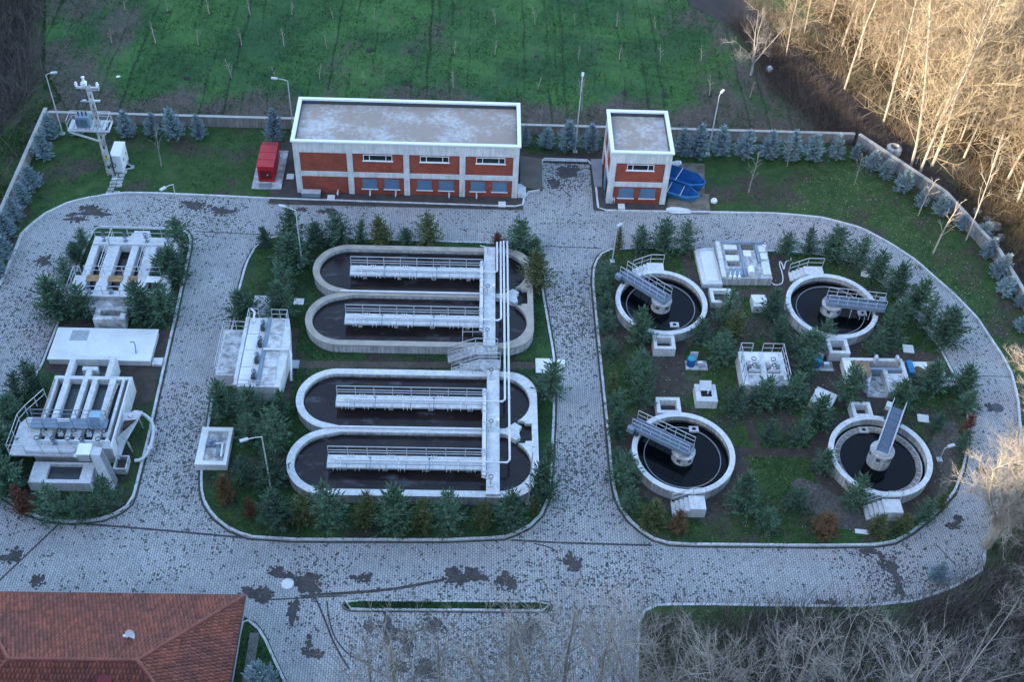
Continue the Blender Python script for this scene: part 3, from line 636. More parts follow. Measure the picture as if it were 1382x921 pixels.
for k, (dx, dz) in enumerate(((-.95, .14), (-.45, .14), (.8, .14), (-.85, -1.2), (-.3, -1.2), (-.7, -.5))):
    obj('insulator', MB().lathe((bp.x+dx, bp.y), [(.05, zc+dz), (.14, zc+dz+.1), (.06, zc+dz+.16), (.15, zc+dz+.27), (.06, zc+dz+.33), (.11, zc+dz+.42), (.03, zc+dz+.5)], 10), frame_w if k < 3 else darksteel, t)
obj('switch_head', MB().lathe((bp.x-.25, bp.y), [(.02, zc+.2), (.22, zc+.3), (.25, zc+.6), (.12, zc+.75), (.1, zc+1.0), (.16, zc+1.1), (.02, zc+1.2)], 10), frame_w, t)
obj('bracket', MB().tube([(bp.x+.2, bp.y, zc-.2), (bp.x+.85, bp.y, zc-.15), (bp.x+.9, bp.y, zc+.35)], .05, 5), galv, t)
obj('cable_conduit', MB().tube([(bp.x+.42, bp.y-.05, .1), (bp.x+.40, bp.y-.05, 5.2)], .06, 6), darksteel, t)
obj('warning_plate', MB().box(bp.x-.12, bp.x+.12, bp.y-.12, bp.y-.09, 1.9, 2.2), mat('yellow_plate', (.6, .45, .05), .5, .1, 2), t)
obj('coil', MB().ring((0, 0), .2, .26, -.04, .04, 16), darksteel, t).matrix_basis = Matrix.Translation((.5, -.2, 1.3)) @ Matrix.Rotation(R(90), 4, 'X') @ Matrix.Translation((bp.x, bp.y, .1))
t = thing('switch_cabinet', 'white metal switch cabinet standing beside the transformer pole', 'cabinet', (-31.6, 84.8, .1))
obj('body', MB().box(-31.95, -31.1, 84.3, 86.3, .2, 1.95), frame_w, t); obj('plinth', MB().box(-31.98, -31.07, 84.27, 86.33, .1, .198), concrete, t)
obj('lid', MB().box(-32.0, -31.05, 84.24, 86.36, 1.953, 2.02), frame_w, t)
for k in range(2):
    d = obj('door', MB().box(-31.098, -31.07, 84.36+k*.98, 85.28+k*.98, .28, 1.86), frame_w, t); obj('handle', MB().box(-31.068, -31.03, 84.9+k*.9, 84.96+k*.9, 1.0, 1.3), darksteel, d)
# ------------------------------------------------------------------ lamp posts
def lamp(px, py, ytop, arm, label, h=None, cat='lamp post', r=.07):
    b = at(px, py); h = h or height(px, py, ytop); t = thing('street_lamp', label, cat, (b.x, b.y, .1), 'lamp posts around the plant')
    obj('base_plate', MB().box(b.x-.2, b.x+.2, b.y-.2, b.y+.2, .1, .16), galv, t)
    obj('pole', MB().tube([(b.x, b.y, .16), (b.x, b.y, h*.5), (b.x, b.y, h)], r, 8, r*.6), galv, t)
    a = Vector((arm[0], arm[1], 0)); e = Vector((b.x, b.y, h))
    obj('arm', MB().tube([e, e+a*.5+Vector((0, 0, .12)), e+a+Vector((0, 0, .15))], .035, 6), galv, t)
    n = a.normalized() if a.length else Vector((1, 0, 0)); c = e+a+n*.2
    hd = obj('lamp_head', MB().obox(c, n, .55, .22, e.z+.10, e.z+.22), galv, t); obj('lens', MB().obox(c, n, .4, .16, e.z+.07, e.z+.098), frame_w, hd)
    return t
lamp(85, 182, 101, (.5, .1), 'grey lamp post at the corner of the west wall near the grass track')
lamp(396, 178, 109, (-1.0, .1), 'grey lamp post rising behind the left end of the long brick building')
lamp(776, 206, 111, (.1, .8), 'grey lamp post standing between the two brick buildings by the wall')
lamp(955, 209, 129, (.2, .3), 'grey lamp post among the blue spruces behind the blue skips')
lamp(251, 332, 249, (-.5, -.6), 'grey lamp post partly hidden by the conifer at the four-channel tank')
lamp(408, 360, 284, (-.9, .25), 'grey lamp post among conifers at the corner of the upper oblong tank')
lamp(367, 667, 590, (-.9, -.35), 'grey lamp post with bent arm by the lower oblong tank')
lamp(826, 354, 308, (.1, .1), 'short thin lamp post beside the north-west round tank', r=.06)
lamp(713, 681, 611, (.05, .4), 'lamp post standing beside the rounded end of the lower oblong tank')
lamp(1267, 622, 606, (.3, .1), 'small garden lamp beside the south-east round tank', cat='garden lamp', r=.04)
# ------------------------------------------------------------------ blue skips
def skip(label, c, ang, L, Wd, H, tip, m_in, m_out, bars):
    t = thing('blue_skip', label, 'skip', (*c, .13)); ca, sa = math.cos(ang), math.sin(ang)
    def w(p, z): return (c[0]+p[0]*ca-p[1]*sa, c[1]+p[0]*sa+p[1]*ca, z)
    rim = [(-L/2, -Wd/2), (L/2-tip, -Wd/2), (L/2, -Wd*.12), (L/2, Wd*.12), (L/2-tip, Wd/2), (-L/2, Wd/2)]
    bot = [(x*.86, y*.62) for x, y in rim]; inn = [(x*.965, y*.92) for x, y in rim]; ib = [(x*.84, y*.58) for x, y in rim]; n = 6
    o = MB(); o.add([w(p, .14) for p in bot]+[w(p, H) for p in rim], [(i, (i+1) % n, (i+1) % n+n, i+n) for i in range(n)]+[tuple(range(n))])
    obj('shell', o, m_out, t)
    i_ = MB(); i_.add([w(p, .2) for p in ib]+[w(p, H) for p in inn], [((i+1) % n, i, i+n, (i+1) % n+n) for i in range(n)]+[tuple(range(n))]); obj('inner_lining', i_, m_in, t)
    r_ = MB(); r_.add([w(p, H+.01) for p in rim]+[w(p, H+.01) for p in inn]+[w((p[0]*1.02, p[1]*1.03), H-.07) for p in rim], [(i, (i+1) % n, (i+1) % n+n, i+n) for i in range(n)]+[(i, i+2*n, (i+1) % n+2*n, (i+1) % n) for i in range(n)]); obj('rim', r_, m_out, t)
    for b in bars: obj('crossbar', MB().tube([w((b, -Wd/2), H), (w((b, Wd/2), H))], .04, 5), galv, t)
    return t
skip('deep blue open skip lying behind the other beside the small brick building', (18.75, 84.75), R(-27), 4.6, 2.0, 1.15, 1.1, bluep, bluep, (-.2,))
skip('lighter blue skip with wet floor in front of the other blue skip', (18.25, 83.1), R(-23), 4.1, 1.6, .85, 1.0, bluep, bluel, (-.7, .5))
t = thing('wrapped_roll', 'white wrapped roll lying behind the blue skips', 'roll', (18.2, 87.4, .13))
obj('roll', MB().tube([(17.2, 86.7, .4), (18.9, 87.35, .45)], .28, 12), pale, t); obj('end_cap', MB().tube([(18.9, 87.35, .45), (19.1, 87.42, .455)], .2, 12), frame_w, t)
c = at(963, 274); tag(obj('plastic_jug', MB().lathe((c.x, c.y), [(.0, .12), (.28, .13), (.3, .3), (.24, .42), (.08, .48), (.08, .55), (0, .55)], 14), frame_w), 'white plastic container lying on the lawn beside the skips', 'container')
# ================================================================== OBLONG AERATION TANKS
def oblong_tank(which, y_lo, y_hi, x0, x1, H, rim_m, low_notch):
    Rr = (y_hi-y_lo)/4; yl, yu = y_lo+Rr, y_hi-Rr; w = .52; r = Rr-w; xl = x0+Rr; xr = x1-Rr; wl = H-.42
    cusp = .28
    d = math.degrees(math.acos(min(1, (yu-yl)/2/Rr))) if (yu-yl)/2 < Rr else 0
    out = [(xr+.7, y_lo)]+arc(x1-2.2, y_lo+2.2, 2.2, -80, 0, 8)+arc(x1-2.2, y_hi-2.2, 2.2, 0, 90, 8)
    out += arc(xl, yu, Rr, 95, 262, 22)+[(xl-.55, (yl+yu)/2)]+arc(xl, yl, Rr, 98, 268, 22)
    ym = (yl+yu)/2; hw = .27; xd = 1.1
    inn = arc(xr, yu, r, 90, -52, 14)
    inn += [(x1-.95, ym+1.02), (x1-.88, ym+.82), (x1-.42, ym+.80), (x1-.42, ym-.80), (x1-.88, ym-.82), (x1-.95, ym-1.02)]
    inn += arc(xr, yl, r, 52, -90, 14)
    inn += arc(xl, yl, r, 270, 100, 22)+[(xl+.6, ym-hw), (xd, ym-hw), (xd, ym+hw), (xl+.6, ym+hw)]+arc(xl, yu, r, 260, 90, 22)
    t = thing('oblong_tank', f'{which} oblong twin-lobed concrete tank of brown water with central dividing wall', 'tank', ((x0+x1)/2, (y_lo+y_hi)/2, 0), 'oblong aeration tanks')
    obj('wall', MB().prism(out, 0, H-.10, [inn], bottom=True), concrete, t)
    ci = closed_offset(fix(inn), -.02)[::-1]; obj('coping', MB().prism(closed_offset(fix(out), -.03), H-.098, H, [ci], bottom=True), rim_m, t)
    # flared guide block that turns the flow
    xb = 3.0; gb = [(2.0, ym-.22), (2.7, ym-.22), (3.45, ym-.78), (3.8, ym-.52), (3.72, ym-.2), (3.72, ym+.2), (3.9, ym+.5), (3.4, ym+.85), (2.75, ym+.3), (2.0, ym+.22)]
    obj('guide_block', MB().prism(gb, .3, H+.02), pale, t)
    il = closed_offset(fix(inn), .014); n_ = len(il); obj('waterline_stain', MB().add([(x, y, z) for z in (wl-.03, wl+.13) for x, y in il], [(i, (i+1) % n_, (i+1) % n_+n_, i+n_) for i in range(n_)]), algae, t)
    struct('water', MB().prism(closed_offset(fix(inn), -.03), wl, wl), water_b)
    # pipe lying along the dividing wall
    p = MB(); p.tube([(xl-.4, ym+.12, H+.09), (1.0, ym+.12, H+.10)], .085, 8); tag(obj('pipe', p, pipe_m), f'pale pipe laid along the dividing wall of the {which} oblong tank', 'pipe')
    return Rr, yl, yu, ym, H
def walkway(label, xa, xb, y0, y1, z, seed):
    t = thing('walkway', label, 'walkway', ((xa+xb)/2, (y0+y1)/2, z-.16), 'aerator walkways over the oblong tanks')
    rr = random.Random(seed)
    n = 6; L = (xb-xa)/n
    for k in range(n): obj('deck_slab', MB().box(xa+k*L+.008, xa+(k+1)*L-.008, y0, y1, z-.16, z), pale, t)
    for k in range(4):
        x = xa+1.2+k*(xb-xa-2.4)/3; obj('support_pier', MB().box(x-.15, x+.15, y0+.3, y1-.3, .3, z-.163), concrete, t)
    railing(t, [(xa+.05, y1-.04, z), (xb-.05, y1-.04, z)], 1.0, (.35, .6), 1.35, galv, .03)
    obj('air_pipe', MB().tube([(xa+.5, y0+.52, z+.22), (xb+.6, y0+.50, z+.24)], .075, 8), pipe_m, t)
    railing(t, [(xa+.05, y0+.03, z), (xb-.05, y0+.03, z)], .40, (), 1.35, bluesteel, .022, name='low_rail')
    for k in range(7):
        x = xa+.7+k*(xb-xa-1.2)/6.3+rr.uniform(-.15, .15)
        m = MB().tube([(x-.14, y0+.05, z+.02), (x-.14, y0-.07, z+.06), (x-.14, y0-.08, z-.24)], .026, 5).tube([(x+.14, y0+.05, z+.02), (x+.14, y0-.07, z+.06), (x+.14, y0-.08, z-.24)], .026, 5)
        obj('hanger_bracket', m, frame_w, t)
    for k in range(5):
        x = xa+.9+k*(xb-xa-1.5)/4.6+rr.uniform(-.1, .1)
        m = MB().tube([(x, y0+.52, z+.24), (x, y0+.52, z+.5)], .04, 6).tube([(x-.1, y0+.52, z+.52), (x+.1, y0+.52, z+.52)], .045, 6).tube([(x, y0+.52, z+.22), (x, y0-.06, z+.18), (x, y0-.09, z-.2)], .03, 5)
        obj('valve', m, bluesteel if k % 2 else frame_w, t)
    for k in range(3):
        x = xa+1.6+k*2.9+rr.uniform(-.2, .2); m = MB()
        for j in range(3): m.tube([(x+j*.17, y1-.12, z), (x+j*.17, y1-.12, z+.2)], .035, 5)
        obj('stub_pipe', m, frame_w, t)
    return t
RT1 = oblong_tank('upper', 63.0, 74.45, -12.9, 5.0, 1.0, rimtan, False)
RT2 = oblong_tank('lower', 48.75, 60.4, -12.65, 5.05, 1.1, pale, True)
walkway('railed concrete aerator walkway in the top channel of the upper oblong tank', -9.85, .98, 70.5, 71.62, 1.32, 1)
walkway('railed concrete aerator walkway in the bottom channel of the upper oblong tank', -9.8, .98, 64.98, 66.08, 1.32, 2)
walkway('railed concrete aerator walkway in the top channel of the lower oblong tank', -9.7, 1.28, 56.45, 57.55, 1.42, 3)
walkway('railed concrete aerator walkway in the bottom channel of the lower oblong tank', -9.8, 1.28, 50.85, 51.95, 1.42, 4)
def footbridge(label, x0, x1, y0, y1, z):
    t = thing('footbridge', label, 'footbridge', ((x0+x1)/2, (y0+y1)/2, z-.2)); n = 5; L = (y1-y0)/n
    for k in range(n): obj('deck_slab', MB().box(x0, x1, y0+k*L+.006, y0+(k+1)*L-.006, z-.2, z), pale, t)
    for k in (.3, .7):
        y = y0+(y1-y0)*k; obj('support_pier', MB().box(x0+.2, x1-.2, y-.12, y+.12, .3, z-.203), concrete, t)
    for k in (.07, .5, .93):
        y = y0+(y1-y0)*k; m = MB().box(x0+.15, x0+.5, y-.2, y+.2, z+.002, z+.06).tube([(x0+.3, y, z+.06), (x0+.3, y, z+.75)], .06, 6).tube([(x0-.35, y+.1, z+.75), (x0+.4, y-.12, z+.7)], .05, 6)
        g = obj('sluice_gate', m, galv, t); obj('hand_wheel', MB().ring((x0+.3, y), .13, .18, z+.9, z+.94, 14), darksteel, g)
    obj('control_box', MB().box(x1-.22, x1-.05, (y0+y1)/2+.3, (y0+y1)/2+.6, z+.003, z+.6), frame_w, t)
    return t
footbridge('concrete footbridge crossing both channels of the upper oblong tank', 1.05, 1.98, 63.02, 74.3, 1.26)
footbridge('concrete footbridge crossing both channels of the lower oblong tank', 1.35, 2.28, 48.8, 60.35, 1.36)
# main air header beside each footbridge
for lab, x, ya, yb, z in (('upper', .86, 64.6, 72.2, 1.45), ('lower', 1.17, 50.2, 58.2, 1.55)):
    t = thing('air_header', f'thick pale air pipe beside the footbridge of the {lab} oblong tank', 'pipe', (x, (ya+yb)/2, z))
    obj('pipe', MB().tube([(x, ya, z), (x, yb, z)], .15, 10), pipe_m, t)
    for k in range(5): y = ya+.3+(yb-ya-.6)*k/4; obj('flange', MB().tube([(x, y-.06, z), (x, y+.06, z)], .2, 10), galv, t)
# long supply pipes
def longpipe(label, pts, r=.085):
    t = thing('supply_pipe', label, 'pipe', pts[0]); obj('pipe', MB().tube(pts, r, 8), pipe_m, t)
    L = 0; pv = [Vector(p) for p in pts]
    for a, b in zip(pv, pv[1:]):
        n = int((b-a).length/3)
        for i in range(1, n+1): q = a+(b-a)*i/(n+1); d = (b-a).normalized(); obj('coupling', MB().tube([q-d*.07, q+d*.07], r*1.35, 8), galv, t)
        if (b-a).length > 4: q = a+(b-a)*.5; obj('pipe_support', MB().box(q.x-.05, q.x+.05, q.y-.05, q.y+.05, .2, q.z-r), galv, t)
    return t
longpipe('leftmost thin pipe turning onto the top walkway of the upper oblong tank', [(2.12, 74.6, .3), (2.12, 74.6, 1.5), (2.12, 71.05, 1.56), (1.9, 70.9, 1.56), (.9, 70.9, 1.56)])
longpipe('second thin pipe turning onto the bottom walkway of the upper oblong tank', [(2.42, 74.7, .3), (2.42, 74.7, 1.5), (2.42, 65.6, 1.58), (2.2, 65.4, 1.58), (.9, 65.4, 1.58)])
longpipe('third long pipe running to the top walkway of the lower oblong tank', [(2.68, 74.8, .3), (2.68, 74.8, 1.5), (2.68, 57.2, 1.62), (2.5, 57.0, 1.62), (1.2, 57.0, 1.62)])
longpipe('rightmost and longest pipe crossing both oblong tanks to the lowest walkway', [(2.98, 74.8, .3), (2.98, 74.8, 1.5), (2.98, 51.6, 1.64), (2.8, 51.35, 1.64), (1.2, 51.35, 1.64)])
def stair(name, label, x0, y0, dx, n, wy, z0, z1, m=concrete, rails=(0, 1), land=.9, group=None):
    """steps that climb along x from x0 (sign of dx), wy wide from y0, with a landing"""
    t = thing(name, label, 'steps', (x0, y0, z0), group); s = 1 if dx > 0 else -1; r = (z1-z0)/n
    for k in range(n):
        a, b = sorted((x0+dx*k, x0+dx*(k+1)-s*.004)); obj('step', MB().box(a, b, y0, y0+wy, z0, z0+r*(k+1)), m, t)
    xe = x0+dx*n; a, b = sorted((xe, xe+s*land)); obj('landing', MB().box(a, b, y0, y0+wy, z0, z1-.003), m, t)
    for k in rails:
        y = y0+.05+(wy-.1)*k; railing(t, [(x0, y, z0+r), (xe, y, z1), (xe+s*land, y, z1)], .95, (.5,), .9, galv, .03)
    return t
t1 = stair('staircase', 'railed concrete stairs up to the upper tank footbridge from the path', -1.65, 62.05, .30, 7, .85, .12, 1.2, land=1.7)
t2 = stair('staircase', 'railed concrete stairs up to the lower tank footbridge from the path', -1.35, 60.48, .30, 7, .85, .12, 1.3, land=1.6)
t = thing('guard_rail', 'short guard rail at the lower end of the upper tank footbridge', 'railing', (0, 64.3, 1.0)); railing(t, [(-.55, 63.3, 1.0), (-.55, 64.1, 1.05), (.98, 64.1, 1.1)], 1., (.5,), .8)
t = thing('guard_rail', 'short guard rail at the upper end of the lower tank footbridge', 'railing', (0, 60, 1.1)); railing(t, [(-.7, 60.2, 1.1), (1.2, 60.2, 1.12)], 1., (.5,), .8)
# ================================================================== ROUND TANKS
def clarifier(cx, cy, H, label, outer_px, zdeck, spokes, wl, colh, colr, blabel, steel, over=.55):
    t = thing('round_tank', label, 'tank', (cx, cy, 0), 'round clarifier tanks'); c = (cx, cy)
    obj('wall', MB().ring(c, 3.36, 3.68, 0, H-.08, 64), concrete, t); obj('coping', MB().ring(c, 3.33, 3.72, H-.078, H, 64), pale, t)
    obj('waterline_stain', MB().ring(c, 3.342, 3.362, wl-.04, wl+.2, 64), algae, t)
    struct('water', MB().disc(c, 3.37, wl, 48), water_k)
    la = obj('launder_ring', MB().ring(c, 2.74, 2.80, wl-.1, wl+.12, 56), ringm if not spokes else ruststeel, t)
    if spokes:
        obj('launder_floor', MB().ring(c, 2.803, 3.12, wl-.05, wl+.03, 56), ruststeel, t); obj('outer_weir', MB().ring(c, 3.12, 3.16, wl-.1, wl+.2, 56), pale, t)
        for k in range(36):
            a = 2*math.pi*k/36; d = (math.cos(a), math.sin(a)); obj('launder_bracket', MB().obox((cx+d[0]*2.96, cy+d[1]*2.96), d, .30, .05, wl+.032, wl+.13), galv, la)
    for k in range(14):
        a = 2*math.pi*(k+.3)/14; n_ = MB().obox((cx+math.cos(a)*3.08, cy+math.sin(a)*3.08), (math.cos(a), math.sin(a)), .55 if not spokes else .36, .04, wl-.06, wl-.01); obj('ring_strut', n_, darksteel, la)
    col = obj('centre_column', MB().lathe(c, [(colr, 0), (colr, colh-.15), (colr+.05, colh-.15), (colr+.05, colh), (.02, colh)], 24), stainconc if not spokes else concrete, t)
    for k in range(6): a = 2*math.pi*k/6; obj('port', MB().obox((cx+math.cos(a)*colr, cy+math.sin(a)*colr), (math.cos(a), math.sin(a)), .04, .28, colh-.5, colh-.22), darksteel, col)
    P = at(*outer_px, zdeck); d = (Vector((P.x, P.y))-Vector(c)).normalized(); s = Vector((-d.y, d.x))
    b = thing('scraper_bridge', blabel, 'bridge', (cx, cy, colh), 'scraper bridges of the round tanks'); a0, a1 = -.55, 3.55+over; hw = .46
    def q(u, v, z): return (cx+d.x*u+s.x*v, cy+d.y*u+s.y*v, z)
    mid = (cx+d.x*(a0+a1)/2, cy+d.y*(a0+a1)/2); n = 7; L = (a1-a0)/n
    for k in range(n): u = a0+L*(k+.5); obj('grating_panel', MB().obox((cx+d.x*u, cy+d.y*u), d, L-.02, hw*2-.04, zdeck-.05, zdeck), grating, b)
    for v in (-1, 1): obj('girder', MB().obox((mid[0]+s.x*v*hw, mid[1]+s.y*v*hw), d, a1-a0, .08, zdeck-.28, zdeck+.10), steel, b)
    for v in (-1, 1): railing(b, [q(a0+.05, v*hw, zdeck+.10), q(a1-.05, v*hw, zdeck+.10)], .85, (.5,), .75, galv, .028)
    obj('drive_box', MB().obox(q(a1-.1, hw+.2, 0)[:2], d, .5, .35, zdeck-.25, zdeck+.2), steel, b)
    obj('wheel', MB().tube([q(3.55, -hw-.05, H+.16), q(3.55, -hw-.2, H+.16)], .16, 12), darksteel, b); obj('wheel', MB().tube([q(3.55, hw+.05, H+.16), q(3.55, hw+.2, H+.16)], .16, 12), darksteel, b)
    for u in (1.5, 2.3, 3.0): obj('scraper_arm', MB().tube([q(u, -hw, zdeck-.2), q(u, -hw-.15, wl+.05)], .03, 5), galv, b)
    obj('end_plate', MB().obox(q(a0, 0, 0)[:2], d, .06, hw*2-.1, zdeck-.25, zdeck+.09), steel, b)
    return t, b
def floatbox(px, py, z, label):
    c = at(px, py, z); t = thing('skimmer_float', label, 'skimmer', (c.x, c.y, z), 'scum boxes floating in the round tanks')
    obj('frame', MB().prism([(c.x-.35, c.y-.25), (c.x+.35, c.y-.25), (c.x+.35, c.y+.25), (c.x-.35, c.y+.25)], z, z+.16, [[(c.x-.15, c.y-.12), (c.x-.15, c.y+.12), (c.x+.15, c.y+.12), (c.x+.15, c.y-.12)]], bottom=True), galv, t)
    obj('funnel', MB().lathe((c.x, c.y), [(.11, z+.02), (.11, z+.2)], 10), darksteel, t)
clarifier(15.4, 68.4, 1.1, 'round concrete tank of dark water nearest the small brick building', (848, 372), 1.65, False, .42, 1.35, .78, 'blue steel scraper bridge over the round tank nearest the brick building', bluesteel)
clarifier(29.3, 68.4, 1.1, 'round concrete tank beside the curve of the road, bridge pointing to the road', (1192, 413), 1.65, False, .42, 1.35, .80, 'blue steel scraper bridge pointing at the curved road', bluesteel)
clarifier(15.5, 53., 1.1, 'round concrete tank nearest the middle alley and the south road', (868, 577), 1.65, False, .42, 1.25, .80, 'blue steel scraper bridge over the round tank nearest the south road', bluesteel)
clarifier(29.8, 53., 1.15, 'round tank with exposed bracketed ring and thick grey centre column', (1206, 566), 1.95, True, .30, 1.75, .82, 'dark grating scraper bridge with pale railings on the thick grey column', galv, .7)
floatbox(910, 440, .44, 'small scum box near the front wall of the north-west round tank'); floatbox(936, 581, .44, 'small scum box at the back of the south-west round tank'); floatbox(1165, 582, .32, 'small scum box at the back of the south-east round tank')
floatbox(1163, 424, .44, 'small scum box under the bridge of the north-east round tank')
def pit(name, label, x0, x1, y0, y1, H, m=pale, w=.28, group=None, z0=0.1):
    t = thing(name, label, 'concrete box', ((x0+x1)/2, (y0+y1)/2, z0), group)
    obj('wall', MB().prism([(x0, y0), (x1, y0), (x1, y1), (x0, y1)], z0, H, [[(x0+w, y0+w), (x0+w, y1-w), (x1-w, y1-w), (x1-w, y0+w)]], bottom=True), m, t)
    obj('inner_floor', MB().box(x0+w, x1-w, y0+w, y1-w, z0, z0+.2), damp, t); return t
pit('overflow_box', 'open square concrete box at the front of the north-west round tank', 14.35, 16.05, 63.25, 64.75, 1.0, group='overflow boxes of the round tanks')
pit('overflow_box', 'open square concrete box at the front of the north-east round tank', 28.1, 29.75, 63.1, 64.75, 1.05, group='overflow boxes of the round tanks')
pit('overflow_box', 'open square concrete box at the back of the south-west round tank', 14.0, 15.8, 56.75, 58.3, .95, group='overflow boxes of the round tanks')
pit('overflow_box', 'open square concrete box at the back of the south-east round tank', 28.7, 30.2, 56.75, 58.2, .95, group='overflow boxes of the round tanks')
stair('round_tank_steps', 'pale concrete steps at the front of the south-west round tank', 14.3, 48.0, .28, 5, 1.15, .11, 1.08, pale, (1,), .85, 'steps of the round tanks')
stair('round_tank_steps', 'pale concrete steps at the front of the south-east round tank', 27.9, 47.95, .28, 5, 1.15, .11, 1.12, pale, (1,), 1.0, 'steps of the round tanks')
stair('round_tank_steps', 'railed pale steps at the back of the north-west round tank', 13.5, 72.1, .28, 5, 1.0, .11, 1.0, pale, (1,), 1.1, 'steps of the round tanks')
stair('round_tank_steps', 'railed pale steps at the back of the north-east round tank', 26.7, 72.1, .28, 5, 1.0, .11, 1.0, pale, (1,), 1.3, 'steps of the round tanks')
# ================================================================== OTHER CONCRETE WORKS
# four-channel tank, top left
X0, X1, Y0, Y1, H = -31.05, -24.2, 67.4, 74.3, 1.45
t = thing('channel_tank', 'raised concrete tank with four open channels and railings, top left', 'tank', ((X0+X1)/2, (Y0+Y1)/2, 0))
xs = [X0, X0+.55, X0+1.35, X0+2.25, X0+3.25, X0+3.8, X0+4.4, X0+5.25, X0+6.35, X1]
holes = [[(a, Y0+.5), (a, Y1-1.1), (b, Y1-1.1), (b, Y0+.5)] for a, b in ((xs[1], xs[2]), (xs[3], xs[4]), (xs[5], xs[6]), (xs[7], xs[8]))]
obj('wall', MB().prism([(X0, Y0), (X1, Y0), (X1, Y1), (X0, Y1)], 0, H, holes, bottom=True), pale, t)
struct('water', MB().box(X0+.3, X1-.3, Y0+.3, Y1-.9, .3, .75), water_b)
for k, (a, b) in enumerate(((xs[1], xs[2]), (xs[3], xs[4]), (xs[5], xs[6]), (xs[7], xs[8]))):
    for j in range(3): obj('cover_plank', MB().box(a-.08, b+.08, Y0+1.5+j*.24, Y0+1.72+j*.24, H+.003, H+.06), plank_o if k < 3 else frame_w, t)
obj('pipe', MB().tube([(X0+.1, Y1-1.0, H+.1), (X1-.1, Y1-1.0, H+.1)], .07, 8), pipe_m, t); obj('pipe', MB().tube([(X0-.3, Y0-.05, H-.05), (X1-1.2, Y0-.05, H-.05)], .09, 8), pipe_m, t)
def gatewheel(t, x, y, z, h=.8, mm=None, tilt=0):
    g = obj('gate_stem', MB().box(x-.16, x+.16, y-.12, y+.12, z+.003, z+.1).tube([(x, y, z+.1), (x, y, z+h)], .045, 6).tube([(x-.16, y, z+h*.55), (x+.16, y, z+h*.55)], .09, 8), mm or bluesteel, t)
    obj('hand_wheel', MB().ring((x, y), .15, .2, z+h-.03, z+h+.02, 14), darksteel, g)
for k in range(4): gatewheel(t, xs[1]+.35+k*1.72, Y1-.55, H)
for k in range(4): gatewheel(t, xs[1]+.5+k*1.72, Y0+.25, H, .7)
railing(t, [(X0+.02, Y0+2.2, H), (X0-.45, Y0+2.2, H), (X0-.45, Y0, H), (X1-2, Y0+.02, H)], .95, (.5,), 1.2)
railing(t, [(X0, Y1-.03, H), (X1, Y1-.03, H)], .95, (.5,), 1.3); railing(t, [(X0+1.45, Y0+2.4, H), (X0+1.45, Y1-1.2, H)], .9, (.5,), 1.2)
railing(t, [(X0+4.5, Y0+2.4, H), (X0+4.5, Y1-1.2, H)], .9, (.5,), 1.2); railing(t, [(X0+.3, Y0+2.35, H), (X1-.6, Y0+2.35, H)], .9, (.5,), 1.7)
obj('side_platform', MB().box(X0-.5, X0-.003, Y0, Y0+2.2, H-.14, H-.002), pale, t); railing(t, [(X0+1.5, Y1-1.2, H), (X0+1.5, Y1, H)], .95, (.5,), 1.2)
obj('chute_wall', MB().prism([(X0+1.1, Y0-1.0), (X0+4.7, Y0-1.0), (X0+4.7, Y0-.003), (X0+1.1, Y0-.003)], 0, 1.0), stainconc, t)
stair('tank_steps', 'pale steps at the back of the four-channel tank', -28.9, 74.35, .28, 4, .9, .12, 1.3, pale, (), 1.0)
pit('outlet_box', 'tall open square concrete box in front of the four-channel tank', -29.15, -26.75, 64.9, 66.38, 1.25, stainconc, .42)
# flat covered basin
t = thing('covered_basin', 'large flat white-topped concrete basin with a small hatch', 'basin', (-28, 62.6, .1))
obj('body', MB().box(-31.75, -24.15, 61.2, 64.45, .1, .62), pale, t); obj('cover', MB().box(-31.8, -24.1, 61.15, 64.5, .622, .70), slabm, t)
obj('hatch', MB().box(-30.6, -29.3, 63.15, 64.2, .702, .735), mat('hatch_grey', (.42, .45, .47), .7, .25, 3), t)
obj('vent_pipe', MB().tube([(-25.3, 61.9, .7), (-25.35, 62.3, 1.25), (-25.5, 62.5, 1.4), (-25.75, 62.5, 1.3)], .05, 6), bluesteel, t)
tag(obj('step_slab', MB().box(-24.05, -23.3, 61.15, 61.85, .1, .35), pale), 'small pale slab at the right corner of the flat white-topped basin', 'slab')
# inlet works, lower left
t = thing('inlet_works', 'large raised concrete inlet channel structure with screens at lower left', 'inlet works', (-27.5, 55, 0)); H = 1.75
X0, X1, Y0, Y1 = -30.3, -24.7, 51.9, 58.6
ch = [(X0+.30, X0+.75), (X0+1.15, X0+2.1), (X0+2.45, X0+2.8), (X0+3.15, X0+4.05), (X0+4.5, X0+4.95), (X0+5.15, X0+5.4)]
obj('wall', MB().prism([(X0, Y0), (X1, Y0), (X1, Y1), (X0, Y1)], 0, H, [[(a, Y0+.6), (a, Y1-.3), (b, Y1-.3), (b, Y0+.6)] for a, b in ch], bottom=True), pale, t)
obj('head_box', MB().prism([(-29.6, Y1+.003), (-26.3, Y1+.003), (-26.3, 60.6), (-29.6, 60.6)], 0, H, [[(-29.2, Y1+.003), (-29.2, 60.25), (-26.7, 60.25), (-26.7, Y1+.003)]], bottom=True), pale, t)
obj('flow_splitter', MB().box(-28.15, -27.75, Y1+.01, 59.2, 0, H-.004).box(-28.5, -27.4, 59.2, 59.55, 0, H-.004), pale, t)
struct('water', MB().box(X0+.1, X1-.1, Y0+.3, Y1-.1, .3, 1.15), mat('grey_green_water', (.05, .06, .062), .2, .3, 1)); struct('water', MB().box(-29.3, -26.6, Y1+.05, 60.3, .3, 1.05), MATS['grey_green_water'])
